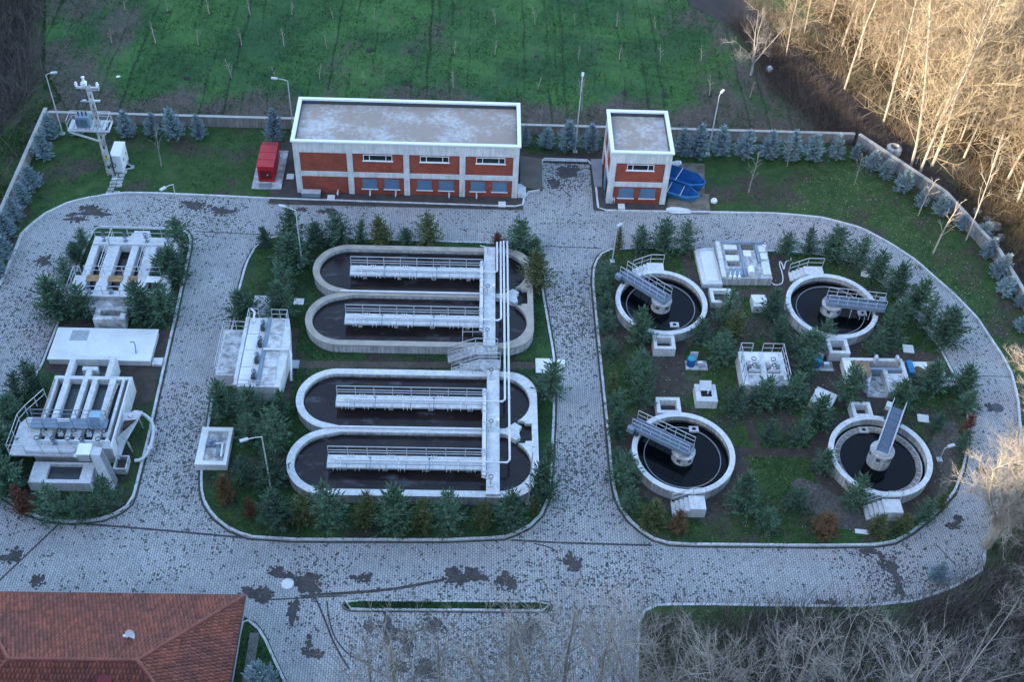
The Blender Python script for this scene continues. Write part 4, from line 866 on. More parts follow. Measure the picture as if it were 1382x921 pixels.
obj('side_deck', MB().prism([(X0-1.3, 51.2), (X0-.003, 51.2), (X0-.003, 54.6), (X0-.9, 54.6), (X0-1.3, 54.0)], H-.15, H), pale, t); obj('front_deck', MB().box(X0, X1-1.9, 51.2, 51.897, H-.15, H-.002), pale, t)
railing(t, [(X0-.05, 56.4, H), (X0-.95, 54.8, H), (X0-1.25, 54.0, H), (X0-1.25, 51.25, H), (X1-2.2, 51.25, H)], 1., (.5,), 1.1)
obj('screen_bridge', MB().box(X0-.4, X1-.7, 53.4, 54.3, H+.25, H+.32), bluesteel, t); railing(t, [(X0-.4, 54.3, H+.32), (X1-.8, 54.3, H+.32)], .9, (.5,), 1.1, bluesteel); railing(t, [(X0-.4, 53.4, H+.32), (X1-.8, 53.4, H+.32)], .9, (.5,), 1.1, bluesteel)
obj('drive_cabinet', MB().box(X1-1.75, X1-1.0, 53.6, 54.2, H+.33, H+1.3), mat('cabinet_blue', (.30, .45, .55), .5, .15, 2), t); obj('drive_motor', MB().tube([(X0+1.5, 53.85, H+.6), (X0+2.3, 53.85, H+.65)], .13, 10), frame_w, t)
for k, (a, b) in enumerate(ch[:5]):
    gatewheel(t, (a+b)/2, 52.15, H, .75, bluesteel if k % 2 else galv); gatewheel(t, (a+b)/2+.2, 53.0, H, .6, galv)
obj('pipe', MB().tube([(X0+.6, 52.3, H+.25), (X1-.2, 52.3, H+.3)], .09, 8), pipe_m, t); obj('pipe', MB().tube([(X0-.1, 51.4, H+.22), (X1-2.4, 51.4, H+.22)], .12, 8), pipe_m, t)
obj('scum_pipe', MB().tube([(X0+4.75, 57.8, H+.12), (X0+4.35, 53.2, H+.12)], .07, 8), ruststeel, t); obj('scum_pipe', MB().tube([(X1-.12, 58.3, H+.06), (X1-.12, 52.0, H+.06)], .06, 6), pipe_m, t); obj('scum_pipe', MB().tube([(X0+.1, 58.2, H+.06), (X0+.1, 54.4, H+.06)], .05, 6), ruststeel, t)
obj('lower_basin', MB().prism([(-30.0, 49.4), (-25.8, 49.4), (-25.8, 51.19), (-30.0, 51.19)], 0, 1.05, [[(-28.9, 49.7), (-28.9, 51.0), (-26.6, 51.0), (-26.6, 49.7)]], bottom=True), pale, t); struct('water', MB().box(-28.95, -26.5, 49.6, 51.1, .3, .75), MATS['grey_green_water'])
c0 = thing('bar_screen', 'tilted grey mechanical screen with a white hood in front of the inlet works', 'screen', (-26.2, 49.6, .1))
obj('hood', MB().prism([(-26.75, 49.75), (-25.85, 49.75), (-25.85, 50.75), (-26.75, 50.75)], 2.45, 2.55, bottom=True), frame_w, c0); obj('housing', MB().box(-26.7, -25.9, 49.8, 50.7, 1.76, 2.447), galv, c0)
obj('screen_body', MB().add([(-25.87, 49.9, 2.4), (-25.2, 49.9, 2.3), (-24.3, 48.6, .15), (-25.0, 48.6, .15), (-25.87, 50.6, 2.4), (-25.2, 50.6, 2.3), (-24.3, 49.5, .15), (-25.0, 49.5, .15)], [(0, 1, 2, 3), (4, 7, 6, 5), (0, 4, 5, 1), (1, 5, 6, 2), (2, 6, 7, 3), (3, 7, 4, 0)]), galv, c0)
for k in range(5): y = 49.93+k*.15; obj('screen_bar', MB().tube([(-25.15, y, 2.36), (-24.25, y-1.15, .22)], .025, 4), darksteel, c0)
obj('drive_motor', MB().tube([(-27.0, 50.0, 2.1), (-26.72, 50.0, 2.1)], .14, 10), frame_w, c0)
for ch_ in c0.children: ch_.location.y += .95
c1 = thing('hopper', 'grey sheet-metal hopper chute on the right flank of the inlet works', 'hopper', (-24.2, 54, .1))
hp = [(-24.65, 55.2), (-23.3, 55.4), (-23.35, 54.9), (-24.65, 52.9)]; n = 4; lo = [(-24.66, 53.6), (-24.2, 53.7), (-24.25, 53.2), (-24.66, 52.9)]
obj('funnel', MB().add([(x, y, 1.7) for x, y in hp]+[(x, y, .75) for x, y in lo], [(i, (i+1) % n, (i+1) % n+n, i+n) for i in range(n)]), galv, c1); obj('load', MB().prism([(-24.55, 54.8), (-23.7, 55.0), (-23.8, 54.6), (-24.5, 53.9)], 1.2, 1.4), soil, c1)
obj('chute', MB().add([(-24.6, 53.6, .8), (-24.2, 53.6, .8), (-24.4, 51.9, .5), (-24.8, 51.9, .5), (-24.6, 53.6, .95), (-24.2, 53.6, .95), (-24.4, 51.9, .65), (-24.8, 51.9, .65)], [(0, 1, 2, 3), (4, 7, 6, 5), (0, 4, 5, 1), (1, 5, 6, 2), (2, 6, 7, 3), (3, 7, 4, 0)]), galv, c1)
for x, y in ((-23.5, 55.1), (-24.1, 53.3), (-23.8, 52.9)): obj('leg', MB().tube([(x, y, .1), (x-.1, y, 1.2)], .04, 5), galv, c1)
t = pit('grit_bin', 'small open grey bin beside the inlet works hopper', -24.65, -23.75, 50.9, 52.1, .75, stainconc, .08); t['category'] = 'bin'
t = thing('bend_pipe', 'thick grey bent pipe beside the kerb at the inlet works', 'pipe', (-23, 53.5, .2)); obj('pipe', MB().tube(smooth_open([(-24.2, 54.9, 1.6), (-23.9, 55.6, 1.5), (-23.0, 55.4, 1.0), (-22.55, 54.8, .6), (-22.5, 53.0, .45), (-22.9, 52.0, .4), (-23.4, 51.9, .4)], 2), .13, 10), galv, t)
for y in (54.6, 53.0): obj('flange', MB().ring((-22.53, y), .1, .2, .45, .60, 12), galv, t)
# pump chamber between the left alley and the upper tank
t = thing('pump_chamber', 'pale railed concrete pump chamber with valves beside the left alley', 'pump chamber', (-16, 61.5, .1)); H = 1.7
obj('body', MB().prism([(-17.0, 57.9), (-13.9, 57.9), (-13.6, 62.2), (-14.0, 65.0), (-17.0, 65.0)], .1, H), pale, t); obj('side_chamber', MB().box(-18.85, -17.01, 59.3, 64.0, .1, 1.35), pale, t)
obj('dividing_beam', MB().box(-17.3, -17.03, 57.95, 65, H-.3, H+.12), pale, t); obj('dividing_beam', MB().box(-15.62, -15.38, 58.0, 64.9, H+.003, H+.13), bluesteel, t)
for k in range(4):
    y0 = 58.15+k*1.7
    obj('cover_slab', MB().box(-15.3, -14.3, y0, y0+1.6, H+.003, H+.06), stainconc, t); obj('cover_slab', MB().box(-16.95, -16.1, y0, y0+1.62, H+.003, H+.05), slabm, t)
    p_ = obj('valve', MB().tube([(-15.85, y0+.2, H+.25), (-15.85, y0+1.15, H+.25)], .12, 8).box(-15.98, -15.72, y0+.3, y0+.6, H+.003, H+.5), darksteel, t); obj('hand_wheel', MB().ring((-15.85, y0+.8), .13, .19, H+.6, H+.64, 14), bluesteel, p_)
for k in range(3): obj('cover_slab', MB().box(-18.7, -17.35, 59.45+k*1.5, 60.9+k*1.5, 1.353, 1.41), stainconc, t)
obj('pipe', MB().tube([(-15.5, 61.5, H+.22), (-13.6, 61.5, H+.22), (-13.45, 61.3, H), (-13.4, 60.3, .9), (-13.4, 59.9, .2)], .1, 8), pipe_m, t); obj('pipe', MB().tube([(-16.7, 64.4, H+.1), (-16.6, 65.0, H+.6), (-16.9, 65.3, H+.7)], .09, 8), frame_w, t)
railing(t, [(-15.3, 64.95, H), (-14.05, 64.95, H), (-14.05, 64.2, H)], 1., (.5,), .8); railing(t, [(-17.0, 64.2, H), (-17.0, 65.0, H), (-16.3, 65.0, H)], 1., (.5,), .8)
railing(t, [(-17.05, 63.9, 1.35), (-18.8, 63.95, 1.35), (-18.8, 59.35, 1.35), (-17.4, 59.35, 1.35)], 1., (.5,), 1.1); railing(t, [(-17.2, 58.1, H+.12), (-15, 58.0, H)], .5, (), 1.1)
tag(obj('flat_cover', MB().box(-17.35, -15.6, 66.0, 68.9, .1, .3), stainconc), 'pale slab between the conifers just behind the pump chamber', 'slab')
c = at(403.5, 409); tag(obj('flat_cover', MB().box(c.x-.4, c.x+.4, c.y-.35, c.y+.35, .112, .17), slabm), 'small white slab on the grass left of the upper oblong tank', 'slab')
c = at(397, 494); tag(obj('flat_cover', MB().box(c.x-.38, c.x+.38, c.y-.42, c.y+.42, .112, .2), mat('grey_cover', (.40, .42, .44), .8, .15, 2)), 'small grey cover at the start of the path beside the pump chamber', 'slab')
# small valve pit lower left of the tanks
t = thing('valve_pit', 'square white-rimmed valve pit by the left alley kerb', 'valve pit', (-17.9, 53.1, .1))
obj('frame', MB().prism([(-19.1, 51.4), (-16.9, 51.4), (-16.9, 54.8), (-19.1, 54.8)], .1, .75, [[(-18.6, 51.75), (-18.6, 54.45), (-17.15, 54.45), (-17.15, 51.75)]], bottom=True), slabm, t); obj('cover_plate', MB().box(-18.6, -17.15, 51.75, 54.45, .1, .62), stainconc, t)
obj('pump', MB().box(-18.5, -17.9, 53.0, 53.5, .622, .95).tube([(-18.2, 53.2, .95), (-18.2, 53.2, 1.25)], .16, 10), bluesteel, t); obj('pipe', MB().tube([(-17.9, 53.2, .85), (-17.4, 53.25, .85), (-17.35, 52.1, .8)], .08, 8), frame_w, t); obj('pipe', MB().tube([(-17.7, 54.2, .8), (-17.7, 52.0, .8)], .06, 6), bluesteel, t)
# valve chamber near the north road
t = thing('valve_chamber', 'wide low concrete valve chamber with two open black hatches near the north road', 'valve chamber', (22.5, 73.6, .1)); H = .9
obj('body', MB().prism([(20.9, 71.5), (25.0, 71.6), (25.1, 75.9), (20.7, 75.9)], .1, H, [[(21.45, 74.35), (21.45, 75.0), (22.55, 75.0), (22.55, 74.35)], [(21.45, 73.0), (21.45, 73.6), (22.55, 73.6), (22.55, 73.0)]], bottom=True), concrete, t); obj('pit_floor', MB().box(21.2, 22.8, 72.9, 75.1, .12, .16), voidm, t)
obj('side_pit', MB().prism([(19.15, 71.1), (20.86, 71.2), (20.65, 75.7), (18.95, 75.5)], .1, .55), pale, t); obj('side_cover', MB().prism([(19.5, 71.5), (20.6, 71.55), (20.5, 75.2), (19.35, 75.1)], .552, .60), slabm, t)
obj('rim_beam', MB().box(20.75, 21.1, 71.52, 75.88, H+.003, H+.2), pale, t); obj('rim_beam', MB().box(24.05, 24.25, 73.4, 75.8, H+.003, H+.22), bluesteel, t); obj('rim_beam', MB().box(22.65, 22.85, 71.7, 75.8, H+.003, H+.18), bluesteel, t); obj('rim_beam', MB().box(21.2, 25.0, 75.65, 75.85, H+.19, H+.32), bluesteel, t)
for a, b, c, d, mm in ((21.4, 22.5, 75.05, 75.6, slabm), (21.4, 22.5, 73.65, 74.3, slabm), (21.5, 22.6, 71.75, 72.6, bluesteel), (22.9, 23.9, 75.1, 75.6, ramp_c), (22.95, 23.6, 74.2, 74.9, slabm), (23.1, 24.0, 71.75, 72.5, stainconc), (23.35, 24.0, 72.6, 74.9, stainconc), (24.3, 24.9, 74.8, 75.6, slabm), (24.35, 24.95, 73.9, 74.6, slabm), (24.3, 24.95, 72.0, 73.6, pale)): obj('cover_plate', MB().box(a, b, c, d, H+.003, H+.07+random.uniform(0, .05)), mm, t)
obj('tank', MB().tube([(23.2, 71.75, H+.32), (23.25, 72.5, H+.36)], .28, 14), frame_w, t)
for k in range(3): v_ = obj('valve_lever', MB().box(21.3+k*.38, 21.52+k*.38, 71.38, 71.6, H+.02, H+.3).tube([(21.4+k*.38, 71.6, H+.2), (21.5+k*.38, 72.0, H+.35)], .035, 5), frame_w, t)
gatewheel(t, 24.85, 75.4, H, .6, frame_w)
t = thing('hose', 'pale hose lying on the grass beside the low valve chamber', 'hose', (25.8, 73, .15)); obj('hose', MB().tube(smooth_open([(*at(a, b, .15)[:2], .15) for a, b in ((1041, 381), (1045, 385), (1056, 384), (1057, 372), (1052, 358), (1052, 352), (1056, 356), (1058, 366), (1060, 352), (1068, 352), (1067, 347))], 2), .045, 6), frame_w, t)
# railed chamber in the middle of the four round tanks
t = thing('flow_chamber', 'railed square concrete chamber in the middle between the round tanks', 'flow chamber', (22.4, 61, .1)); H = 1.4
obj('body', MB().prism([(20.75, 59.3), (24.2, 59.3), (24.2, 62.75), (20.75, 62.75)], .1, H, [[(21.2, 60.5), (21.2, 61.6), (22.25, 61.6), (22.25, 60.5)], [(22.7, 60.5), (22.7, 61.6), (23.75, 61.6), (23.75, 60.5)]], bottom=True), pale, t); obj('pit_floor', MB().box(21, 24, 60.4, 61.7, .12, .2), voidm, t)
for a in (21.2, 22.7): obj('cover_plate', MB().box(a, a+1.1, 61.75, 62.6, H+.003, H+.05), slabm, t); obj('cover_plate', MB().box(a, a+1.2, 59.45, 60.3, H+.003, H+.05), stainconc, t); obj('gate_frame', MB().box(a, a+1.05, 61.1, 61.2, H-.1, H+.35).box(a+.1, a+.95, 60.65, 60.75, H-.3, H+.2), galv, t); gatewheel(t, a+.5, 61.45, H, .6, frame_w); gatewheel(t, a+.5, 60.9, H, .5, frame_w)
railing(t, [(20.85, 61.9, H), (20.85, 62.7, H), (21.8, 62.7, H)], 1., (.5,), .9); railing(t, [(22.6, 62.7, H), (24.15, 62.7, H), (24.15, 59.5, H)], 1., (.5,), .9); railing(t, [(20.8, 61.5, H), (20.8, 59.6, H)], .9, (.5,), .9, bluesteel); railing(t, [(21.2, 60.42, H), (24, 60.42, H)], .3, (), 1.2)
# three small boxes
def hatchbox(label, x0, x1, y0, y1, H, hatch, ang=0):
    t = thing('inspection_box', label, 'concrete box', ((x0+x1)/2, (y0+y1)/2, .1), 'inspection boxes among the conifers'); c = ((x0+x1)/2, (y0+y1)/2); d = (math.cos(ang), math.sin(ang)); L, Wd = x1-x0, y1-y0
    obj('body', MB().obox(c, d, L, Wd, .1, H), pale, t); obj('opening', MB().obox(c, d, L*.5, Wd*.45, H+.003, H+.02), voidm, t)  # opening is a black plate standing in for a shaded hollow
    if hatch: obj('lid', MB().add([(c[0]-.5, c[1]+.1, H+.1), (c[0]+.4, c[1]+.1, H+.1), (c[0]+.45, c[1]+.85, H+.4), (c[0]-.45, c[1]+.85, H+.4), (c[0]-.5, c[1]+.1, H+.14), (c[0]+.4, c[1]+.1, H+.14), (c[0]+.45, c[1]+.85, H+.44), (c[0]-.45, c[1]+.85, H+.44)], [(0, 3, 2, 1), (4, 5, 6, 7), (0, 1, 5, 4), (1, 2, 6, 5), (2, 3, 7, 6), (3, 0, 4, 7)]), galv, t); obj('pipe', MB().tube([(c[0]+.1, c[1]-.1, H), (c[0]+.1, c[1]-.15, H+.5)], .07, 8), pipe_m, t)
    else: obj('lid', MB().obox((c[0]-d[0]*.2, c[1]-d[1]*.2+.1), (math.cos(ang+.3), math.sin(ang+.3)), L*.6, Wd*.6, H+.022, H+.08), slabm, t)
    return t
c = at(953, 553); hatchbox('small white concrete box with tilted open metal lid behind the south-west tank', c.x-.85, c.x+.75, c.y, c.y+1.7, .95, True)
c = at(1022, 424); hatchbox('small white box half hidden by a conifer below the low valve chamber', c.x-.45, c.x+.75, c.y, c.y+1.4, .85, False)
c = at(1115, 562); hatchbox('slanted white box with pointed lid behind the south-east round tank', c.x-1., c.x+.6, c.y+.2, c.y+1.9, .9, False, R(-32))
c = at(974, 417); pit('inspection_pit', 'open white-rimmed pit below the left end of the low valve chamber', c.x-.95, c.x+.85, c.y, c.y+1.7, .7, pale, .3)
# blue plastic drums on small slabs
for px, py, lab in ((938, 499, 'blue dosing drum on a small slab south of the north-west round tank'), (1108, 500, 'blue dosing drum beside the ruined sludge boxes')):
    c = at(px, py); t = thing('dosing_drum', lab, 'drum', (c.x-.3, c.y+.2, .1)); obj('drum', MB().lathe((c.x-.35, c.y+.3), [(0, .2), (.3, .2), (.33, .3), (.33, .8), (.3, .9)], 16), bluep, t); obj('lid', MB().lathe((c.x-.35, c.y+.3), [(.3, .9), (.31, .97), (0, .99)], 16), tealp, t)
    tag(obj('drum_slab', MB().box(c.x-.75, c.x+.95, c.y-.2, c.y+.75, .1, .2), stainconc), lab.replace('blue dosing drum', 'grey slab with a blue drum standing'), 'slab')
    s_ = thing('pump_stand', 'small white post and pump by the '+lab.replace('dosing ', '').replace(' on a small slab', ''), 'pump', (c.x+.4, c.y+.2, .2)); obj('stand', MB().box(c.x-.4, c.x+.2, c.y+.78, c.y+.86, .1, 1.1).box(c.x+.15, c.x+.6, c.y+.1, c.y+.45, .203, .5), galv, s_); obj('motor', MB().tube([(c.x+.1, c.y+.15, .62), (c.x+.5, c.y+.2, .62)], .1, 8), frame_w, s_)
# ruined sludge boxes
t = thing('sludge_boxes', 'roofless concrete sludge compartments partly covered with old planks', 'sludge boxes', (31.5, 61, .1)); H = .95
obj('back_wall', MB().box(29.0, 33.75, 62.45, 62.75, .1, H), pale, t); obj('left_wall', MB().box(29.0, 29.6, 60.5, 62.447, .1, H-.004), slabm, t); obj('right_wall', MB().box(33.5, 33.8, 59.6, 62.447, .1, H-.004), pale, t); obj('middle_wall', MB().box(30.9, 33.49, 61.55, 61.75, .1, H-.008), bluesteel, t)
obj('middle_wall', MB().prism([(31.95, 59.3), (32.3, 59.3), (32.3, 61.545), (31.95, 61.545)], .1, H-.01), concrete, t); obj('middle_wall', MB().prism([(30.2, 59.9), (30.5, 59.8), (31.0, 61.0), (30.7, 61.1)], .1, H-.02), concrete, t); obj('front_wall', MB().box(32.31, 33.49, 59.5, 59.7, .1, H-.02), pale, t)
obj('floor_slab', MB().box(30.5, 33.4, 59.35, 61.5, .1, .22), stainconc, t); obj('raised_floor', MB().box(32.32, 33.48, 59.75, 61.5, .222, .6), slabm, t)
for k in range(8): y = 61.0; obj('plank', MB().obox((29.75+k*.165, 61.6+random.uniform(-.06, .06)), (random.uniform(-.03, .03), 1), 1.55+random.uniform(-.1, .1), .145, H+.005+.01*(k % 2), H+.05+.01*(k % 2)), wood if k != 4 else plank_o, t)
for x in (31.55, 33.2): obj('gate_post', MB().box(x-.1, x+.1, 62.2, 62.6, .9, 1.5), galv, t)
for k in range(14): c = (random.uniform(30.7, 31.85), random.uniform(59.5, 61.3)); obj('rubble_block', MB().obox(c, (random.uniform(-1, 1), random.uniform(-1, 1)), random.uniform(.15, .4), random.uniform(.12, .25), .22, random.uniform(.26, .4)), stainconc, t)
for k in range(10): c = (random.uniform(32.5, 33.3), random.uniform(59.95, 61.3)); obj('rubble_block', MB().obox(c, (random.uniform(-1, 1), random.uniform(-1, 1)), random.uniform(.2, .5), random.uniform(.1, .25), .602, random.uniform(.63, .7)), stainconc, t)
t = thing('mixing_slab', 'brownish concrete slab with rusty stains beside the plank-covered boxes', 'slab', (35.6, 62.2, .1)); obj('slab', MB().box(34.1, 37.15, 61.55, 63.1, .1, .3), mat('tan_slab', (.33, .27, .20), .9, .3, 1), t)
obj('rust_heap', MB().lathe((35.1, 62.2), [(.45, .303), (.3, .36), (.1, .39), (.0, .4)], 9), needle_o, t); obj('end_block', MB().box(34.12, 34.6, 61.5, 62.8, .302, .75), bluel, t); obj('white_board', MB().box(34.62, 35.9, 62.3, 63.0, .303, .34), frame_w, t); obj('white_board', MB().box(36.2, 37.1, 61.6, 61.9, .303, .4), frame_w, t)
for px, py, lab in ((1269, 518, 'round pale manhole ring lying beside the tan slab'), (1284, 520, 'small white rubble heap at the kerb near the tan slab')):
    c = at(px, py); tag(obj('manhole_ring' if px == 1269 else 'rubble_heap', MB().ring((c.x, c.y), .3, .55, .112, .3, 20) if px == 1269 else MB().obox((c.x, c.y), (1, .4), .7, .5, .112, .3).obox((c.x+.3, c.y+.25), (1, -.4), .5, .4, .113, .42).obox((c.x-.25, c.y+.3), (.3, 1), .4, .3, .114, .36), pale), lab, 'ring' if px == 1269 else 'rubble')
# flat covers lying in the beds
for px, py, w, d, rz, lab in ((1168, 372, .8, .75, -.3, 'square pale cover in the grass behind the north-east round tank'), (1225, 473, .85, .85, -.1, 'square pale cover in the grass between the curved road and the sludge boxes'), (1245, 567, .85, .75, -.15, 'square pale cover in the grass behind the south-east round tank'), (734, 496, 1.3, 1.5, 0, 'white slab at the middle alley kerb beside a conifer'), (757, 494, .6, 1.0, 0, 'narrow white cover on the alley edge beside a conifer'), (1162, 720, .9, .35, -.1, 'thin pale slab in the litter before the south-east tank steps')):
    c = at(px, py); tag(obj('cover_slab', MB().obox((c.x, c.y), (1, rz), w, d, .125, .2), slabm), lab, 'cover')
c = at(388, 789); t = thing('manhole', 'round white manhole cover in the paved yard near the tiled house', 'manhole', (c.x, c.y, .01)); obj('ring', MB().ring((c.x, c.y), .33, .42, .01, .05, 24), pale, t); obj('cover', MB().disc((c.x, c.y), .33, .04, 24), slabm, t)
c = at(413, 324); tag(obj('manhole', MB().lathe((c.x, c.y), [(.42, .1), (.42, .2), (.3, .24), (0, .24)], 20), frame_w), 'small white round manhole beside conifers at the upper oblong tank', 'manhole')
c = at(1350, 551); tag(obj('drain_cover', MB().disc((c.x-.2, c.y), .45, .024, 20), darksteel), 'dark round drain cover in the curved road', 'manhole')
# ================================================================== TILED HOUSE, bottom left
t = thing('tiled_house', 'low house with a hipped red tile roof at the lower left of the yard', 'house', (-22, 34, 0)); ZE, ZR = 3.0, 4.75
ex0, ex1, ey0, ey1 = -30.2, -13.6, 28.6, 39.55; rx0, rx1, ry = -26.1, -18.75, 34.1
obj('wall', MB().box(ex0+.7, ex1-.7, ey0+.7, ey1-.7, 0, ZE-.02), white, t)
ed = MB().prism([(ex0, ey0), (ex1, ey0), (ex1, ey1), (ex0, ey1)], ZE-.16, ZE-.03, bottom=True); obj('eaves_board', ed, mat('dark_wood', (.12, .09, .08), .8, .2, 2), t)
deck = MB(); A, B, C, D = (ex0, ey0, ZE), (ex1, ey0, ZE), (ex1, ey1, ZE), (ex0, ey1, ZE); P, Q = (rx0, ry, ZR), (rx1, ry, ZR)
obj('roof_deck', deck.add([A, B, C, D, P, Q], [(2, 3, 4, 5), (0, 1, 5, 4), (1, 2, 5), (3, 0, 4)]), tile_m, t)
def tiles(face):
    """barrel tiles in overlapping courses on a planar slope given eave corner, eave end and the top points"""
    e0, e1, t1, t0 = (Vector(p) for p in face); u = (e1-e0).normalized(); nrm = u.cross(t0-e0).normalized()
    if nrm.z < 0: nrm = -nrm
    v = nrm.cross(u); v = v if v.z > 0 else -v
    Wd = (e1-e0).length; Lh = (t0-e0).dot(v); a0, a1 = (t0-e0).dot(u), (t1-e0).dot(u); w, h = .235, .33; V, F = [], []
    for j in range(int(Lh/h)+1):
        s0 = j*h; k0 = min(1, s0/Lh); lo = a0*k0; hi = Wd+(a1-Wd)*k0; off = (j % 2)*w/2
        for i in range(int((hi-lo)/w)+2):
            x = math.floor(lo/w)*w+i*w-off
            if x < lo+.02 or x+w > hi-.02: continue
            lift = random.uniform(.0, .012); o = len(V); top = min(s0+h*1.12, Lh)
            for s_, l in ((s0, .062+lift), (top, .02)):
                for a, b in ((0, 0), (.28, .045), (.62, .05), (.9, .012)): V.append(e0+u*(x+w*a*.98)+v*s_+nrm*(l+b))
            V += [e0+u*(x+w*a*.98)+v*s0+nrm*.004 for a in (0, .28, .62, .9)]
            F += [(o+k, o+k+1, o+k+5, o+k+4) for k in range(3)]+[(o+8+k, o+9+k, o+k+1, o+k) for k in range(3)]
    return np_mesh('tile', [tuple(p) for p in V], np.array(F), tile_m)
for f in ((C, D, P, Q), (A, B, Q, P), (B, C, Q, Q), (D, A, P, P)):
    o = link('tile', tiles(f), t); o.location = -t.location; o['kind'] = 'stuff'
def ridge(a, b):
    a, b = Vector(a), Vector(b); n = int((b-a).length/.34); d = (b-a)/n; me = None
    for i in range(n):
        if me is None:
            m = MB().tube([(0, 0, 0), d*1.12], .125, 8, .105); me = mesh('ridge_tile', m, ridge_m)
        o = link('ridge_tile', me, t); o.location = a+d*i+Vector((0, 0, .06+.004*(i % 2)))-t.location
ridge(C, Q); ridge(Q, P); ridge(B, Q); ridge(D, P); ridge(A, P)
obj('gutter', MB().tube([(ex0, ey1+.07, ZE-.08), (ex1+.05, ey1+.07, ZE-.08)], .07, 6), mat('gutter_grey', (.20, .21, .23), .6, .2, 2), t); obj('gutter', MB().tube([(ex1+.07, ey0, ZE-.08), (ex1+.07, ey1+.07, ZE-.08)], .07, 6), MATS['gutter_grey'], t)
tag(obj('house_apron', MB().box(-13.5, -12.9, 28, 38.6, .115, .16), mat('shaded_strip', (.17, .165, .155), .9, .3, 1.5)), 'concrete strip with painted shade along the side of the tiled house', 'strip')  # concrete coloured darker to carry the shade beside the house
dv = at(179, 862, 3.9); d = thing('satellite_dish', 'white satellite dish mounted on the red tile roof', 'satellite dish', (dv.x, dv.y, 3.8))
dm = MB().lathe((0, 0), [(0, 0), (.14, .015), (.26, .06), (.34, .11), (.35, .11), (.27, .05), (.14, .003), (.0, -.012)], 20); ob = obj('dish', dm, frame_w, d); ob.matrix_basis = Matrix.Translation((0, -.05, .55)) @ Euler((R(50), 0, R(-25))).to_matrix().to_4x4() @ Matrix.Translation(d.location)
obj('mast', MB().tube([(dv.x, dv.y, 3.7), (dv.x, dv.y, 4.35)], .03, 6), galv, d); obj('feed_arm', MB().tube([(dv.x, dv.y, 4.3), (dv.x-.25, dv.y-.35, 4.75)], .02, 5), galv, d); obj('receiver', MB().box(dv.x-.31, dv.x-.19, dv.y-.42, dv.y-.3, 4.7, 4.84), frame_w, d)
v = at(143, 918, 4.3); c = thing('roof_vent', 'small dark red metal vent box on the front slope of the tiled house', 'roof vent', (v.x, v.y, 4.0)); obj('body', MB().box(v.x-.35, v.x+.35, v.y-.3, v.y+.3, 3.6, 4.5), reddark, c); obj('cap', MB().box(v.x-.42, v.x+.42, v.y-.37, v.y+.37, 4.502, 4.57), reddark, c)
# ================================================================== PLANTS
def conifer_mesh(seed, H, Rr, levels, per, spray, up=.25, dense=1., tilt=.5, tip=1.):
    g = np.random.default_rng(seed); V, F = [], []
    def leaf(p, d, L, w, roll):
        d = d/np.linalg.norm(d); s = np.cross(d, (0, 0, 1.)); s = s/(np.linalg.norm(s)+1e-9); n = np.cross(s, d); q = s*math.cos(roll)+n*math.sin(roll); o = len(V)
        V.extend([p, p+d*L*.45+q*w, p+d*L, p+d*L*.45-q*w]); F.append((o, o+1, o+2, o+3))
    for i in range(levels):
        tt = (i+.3)/levels; z = H*(.06+.90*tt); prof = (1-tt)**.75*(.72+.28*min(1, tt*5)); n = max(4, round(per*(.55+.6*(1-tt))))
        for k in range(n):
            a = 2*math.pi*(k+g.random()*.8)/n+i*1.1; L = Rr*prof*g.uniform(.68, 1.2)+.06; e = up+tt*.65+g.normal(0, .12)
            d = np.array([math.cos(a)*math.cos(e), math.sin(a)*math.cos(e), math.sin(e)]); b = np.array([0, 0, z+g.normal(0, H*.02)]); m = max(2, int(L/spray*2.4*dense))
            for j in range(m):
                f = (j+.6)/m; p = b+d*L*f+np.array([0, 0, -.12*L*f*f]); side = np.array([-math.sin(a), math.cos(a), 0]); ln = spray*(1.25-.6*f)*g.uniform(.75, 1.25)
                for sg in (-1, 1): leaf(p, d*.62+side*sg*g.uniform(.5, 1.1)+np.array([0, 0, g.normal(.05, .22)]), ln, ln*.17, g.normal(0, tilt))
                if j % 2 == 0: leaf(p, d*.5+np.array([0, 0, g.uniform(.3, .9)]), ln*.8, ln*.15, g.uniform(-1.5, 1.5))
            leaf(b+d*L*.9, d, spray*1.1*tip, spray*.16, g.normal(0, .5))
    for k in range(5): leaf(np.array([0, 0, H*.93]), np.array([g.normal(0, .25), g.normal(0, .25), 1.]), H*.09, H*.012, g.uniform(0, 3))
    return np.array(V), np.array(F)
def trunk_mesh(H, r, m): return mesh('trunk', MB().tube([(0, 0, -.05), (.02, .01, H*.5), (0, 0, H*.93)], r, 6, r*.25), m)
PINES, SPRUCES = [], []
for s_ in range(9):
    v, f = conifer_mesh(40+s_, 1., .44+.035*(s_ % 3), 8+s_ % 4, 7+s_ % 3, .11+.018*(s_ % 3), .06+.07*(s_ % 4), .95)
    PINES.append((v, f))
for s_ in range(4):
    v, f = conifer_mesh(80+s_, 1., .36, 13, 9, .085, .42, 1.25); SPRUCES.append((v, f))
TR = trunk_mesh(1., .028, bark); CROWN = {}
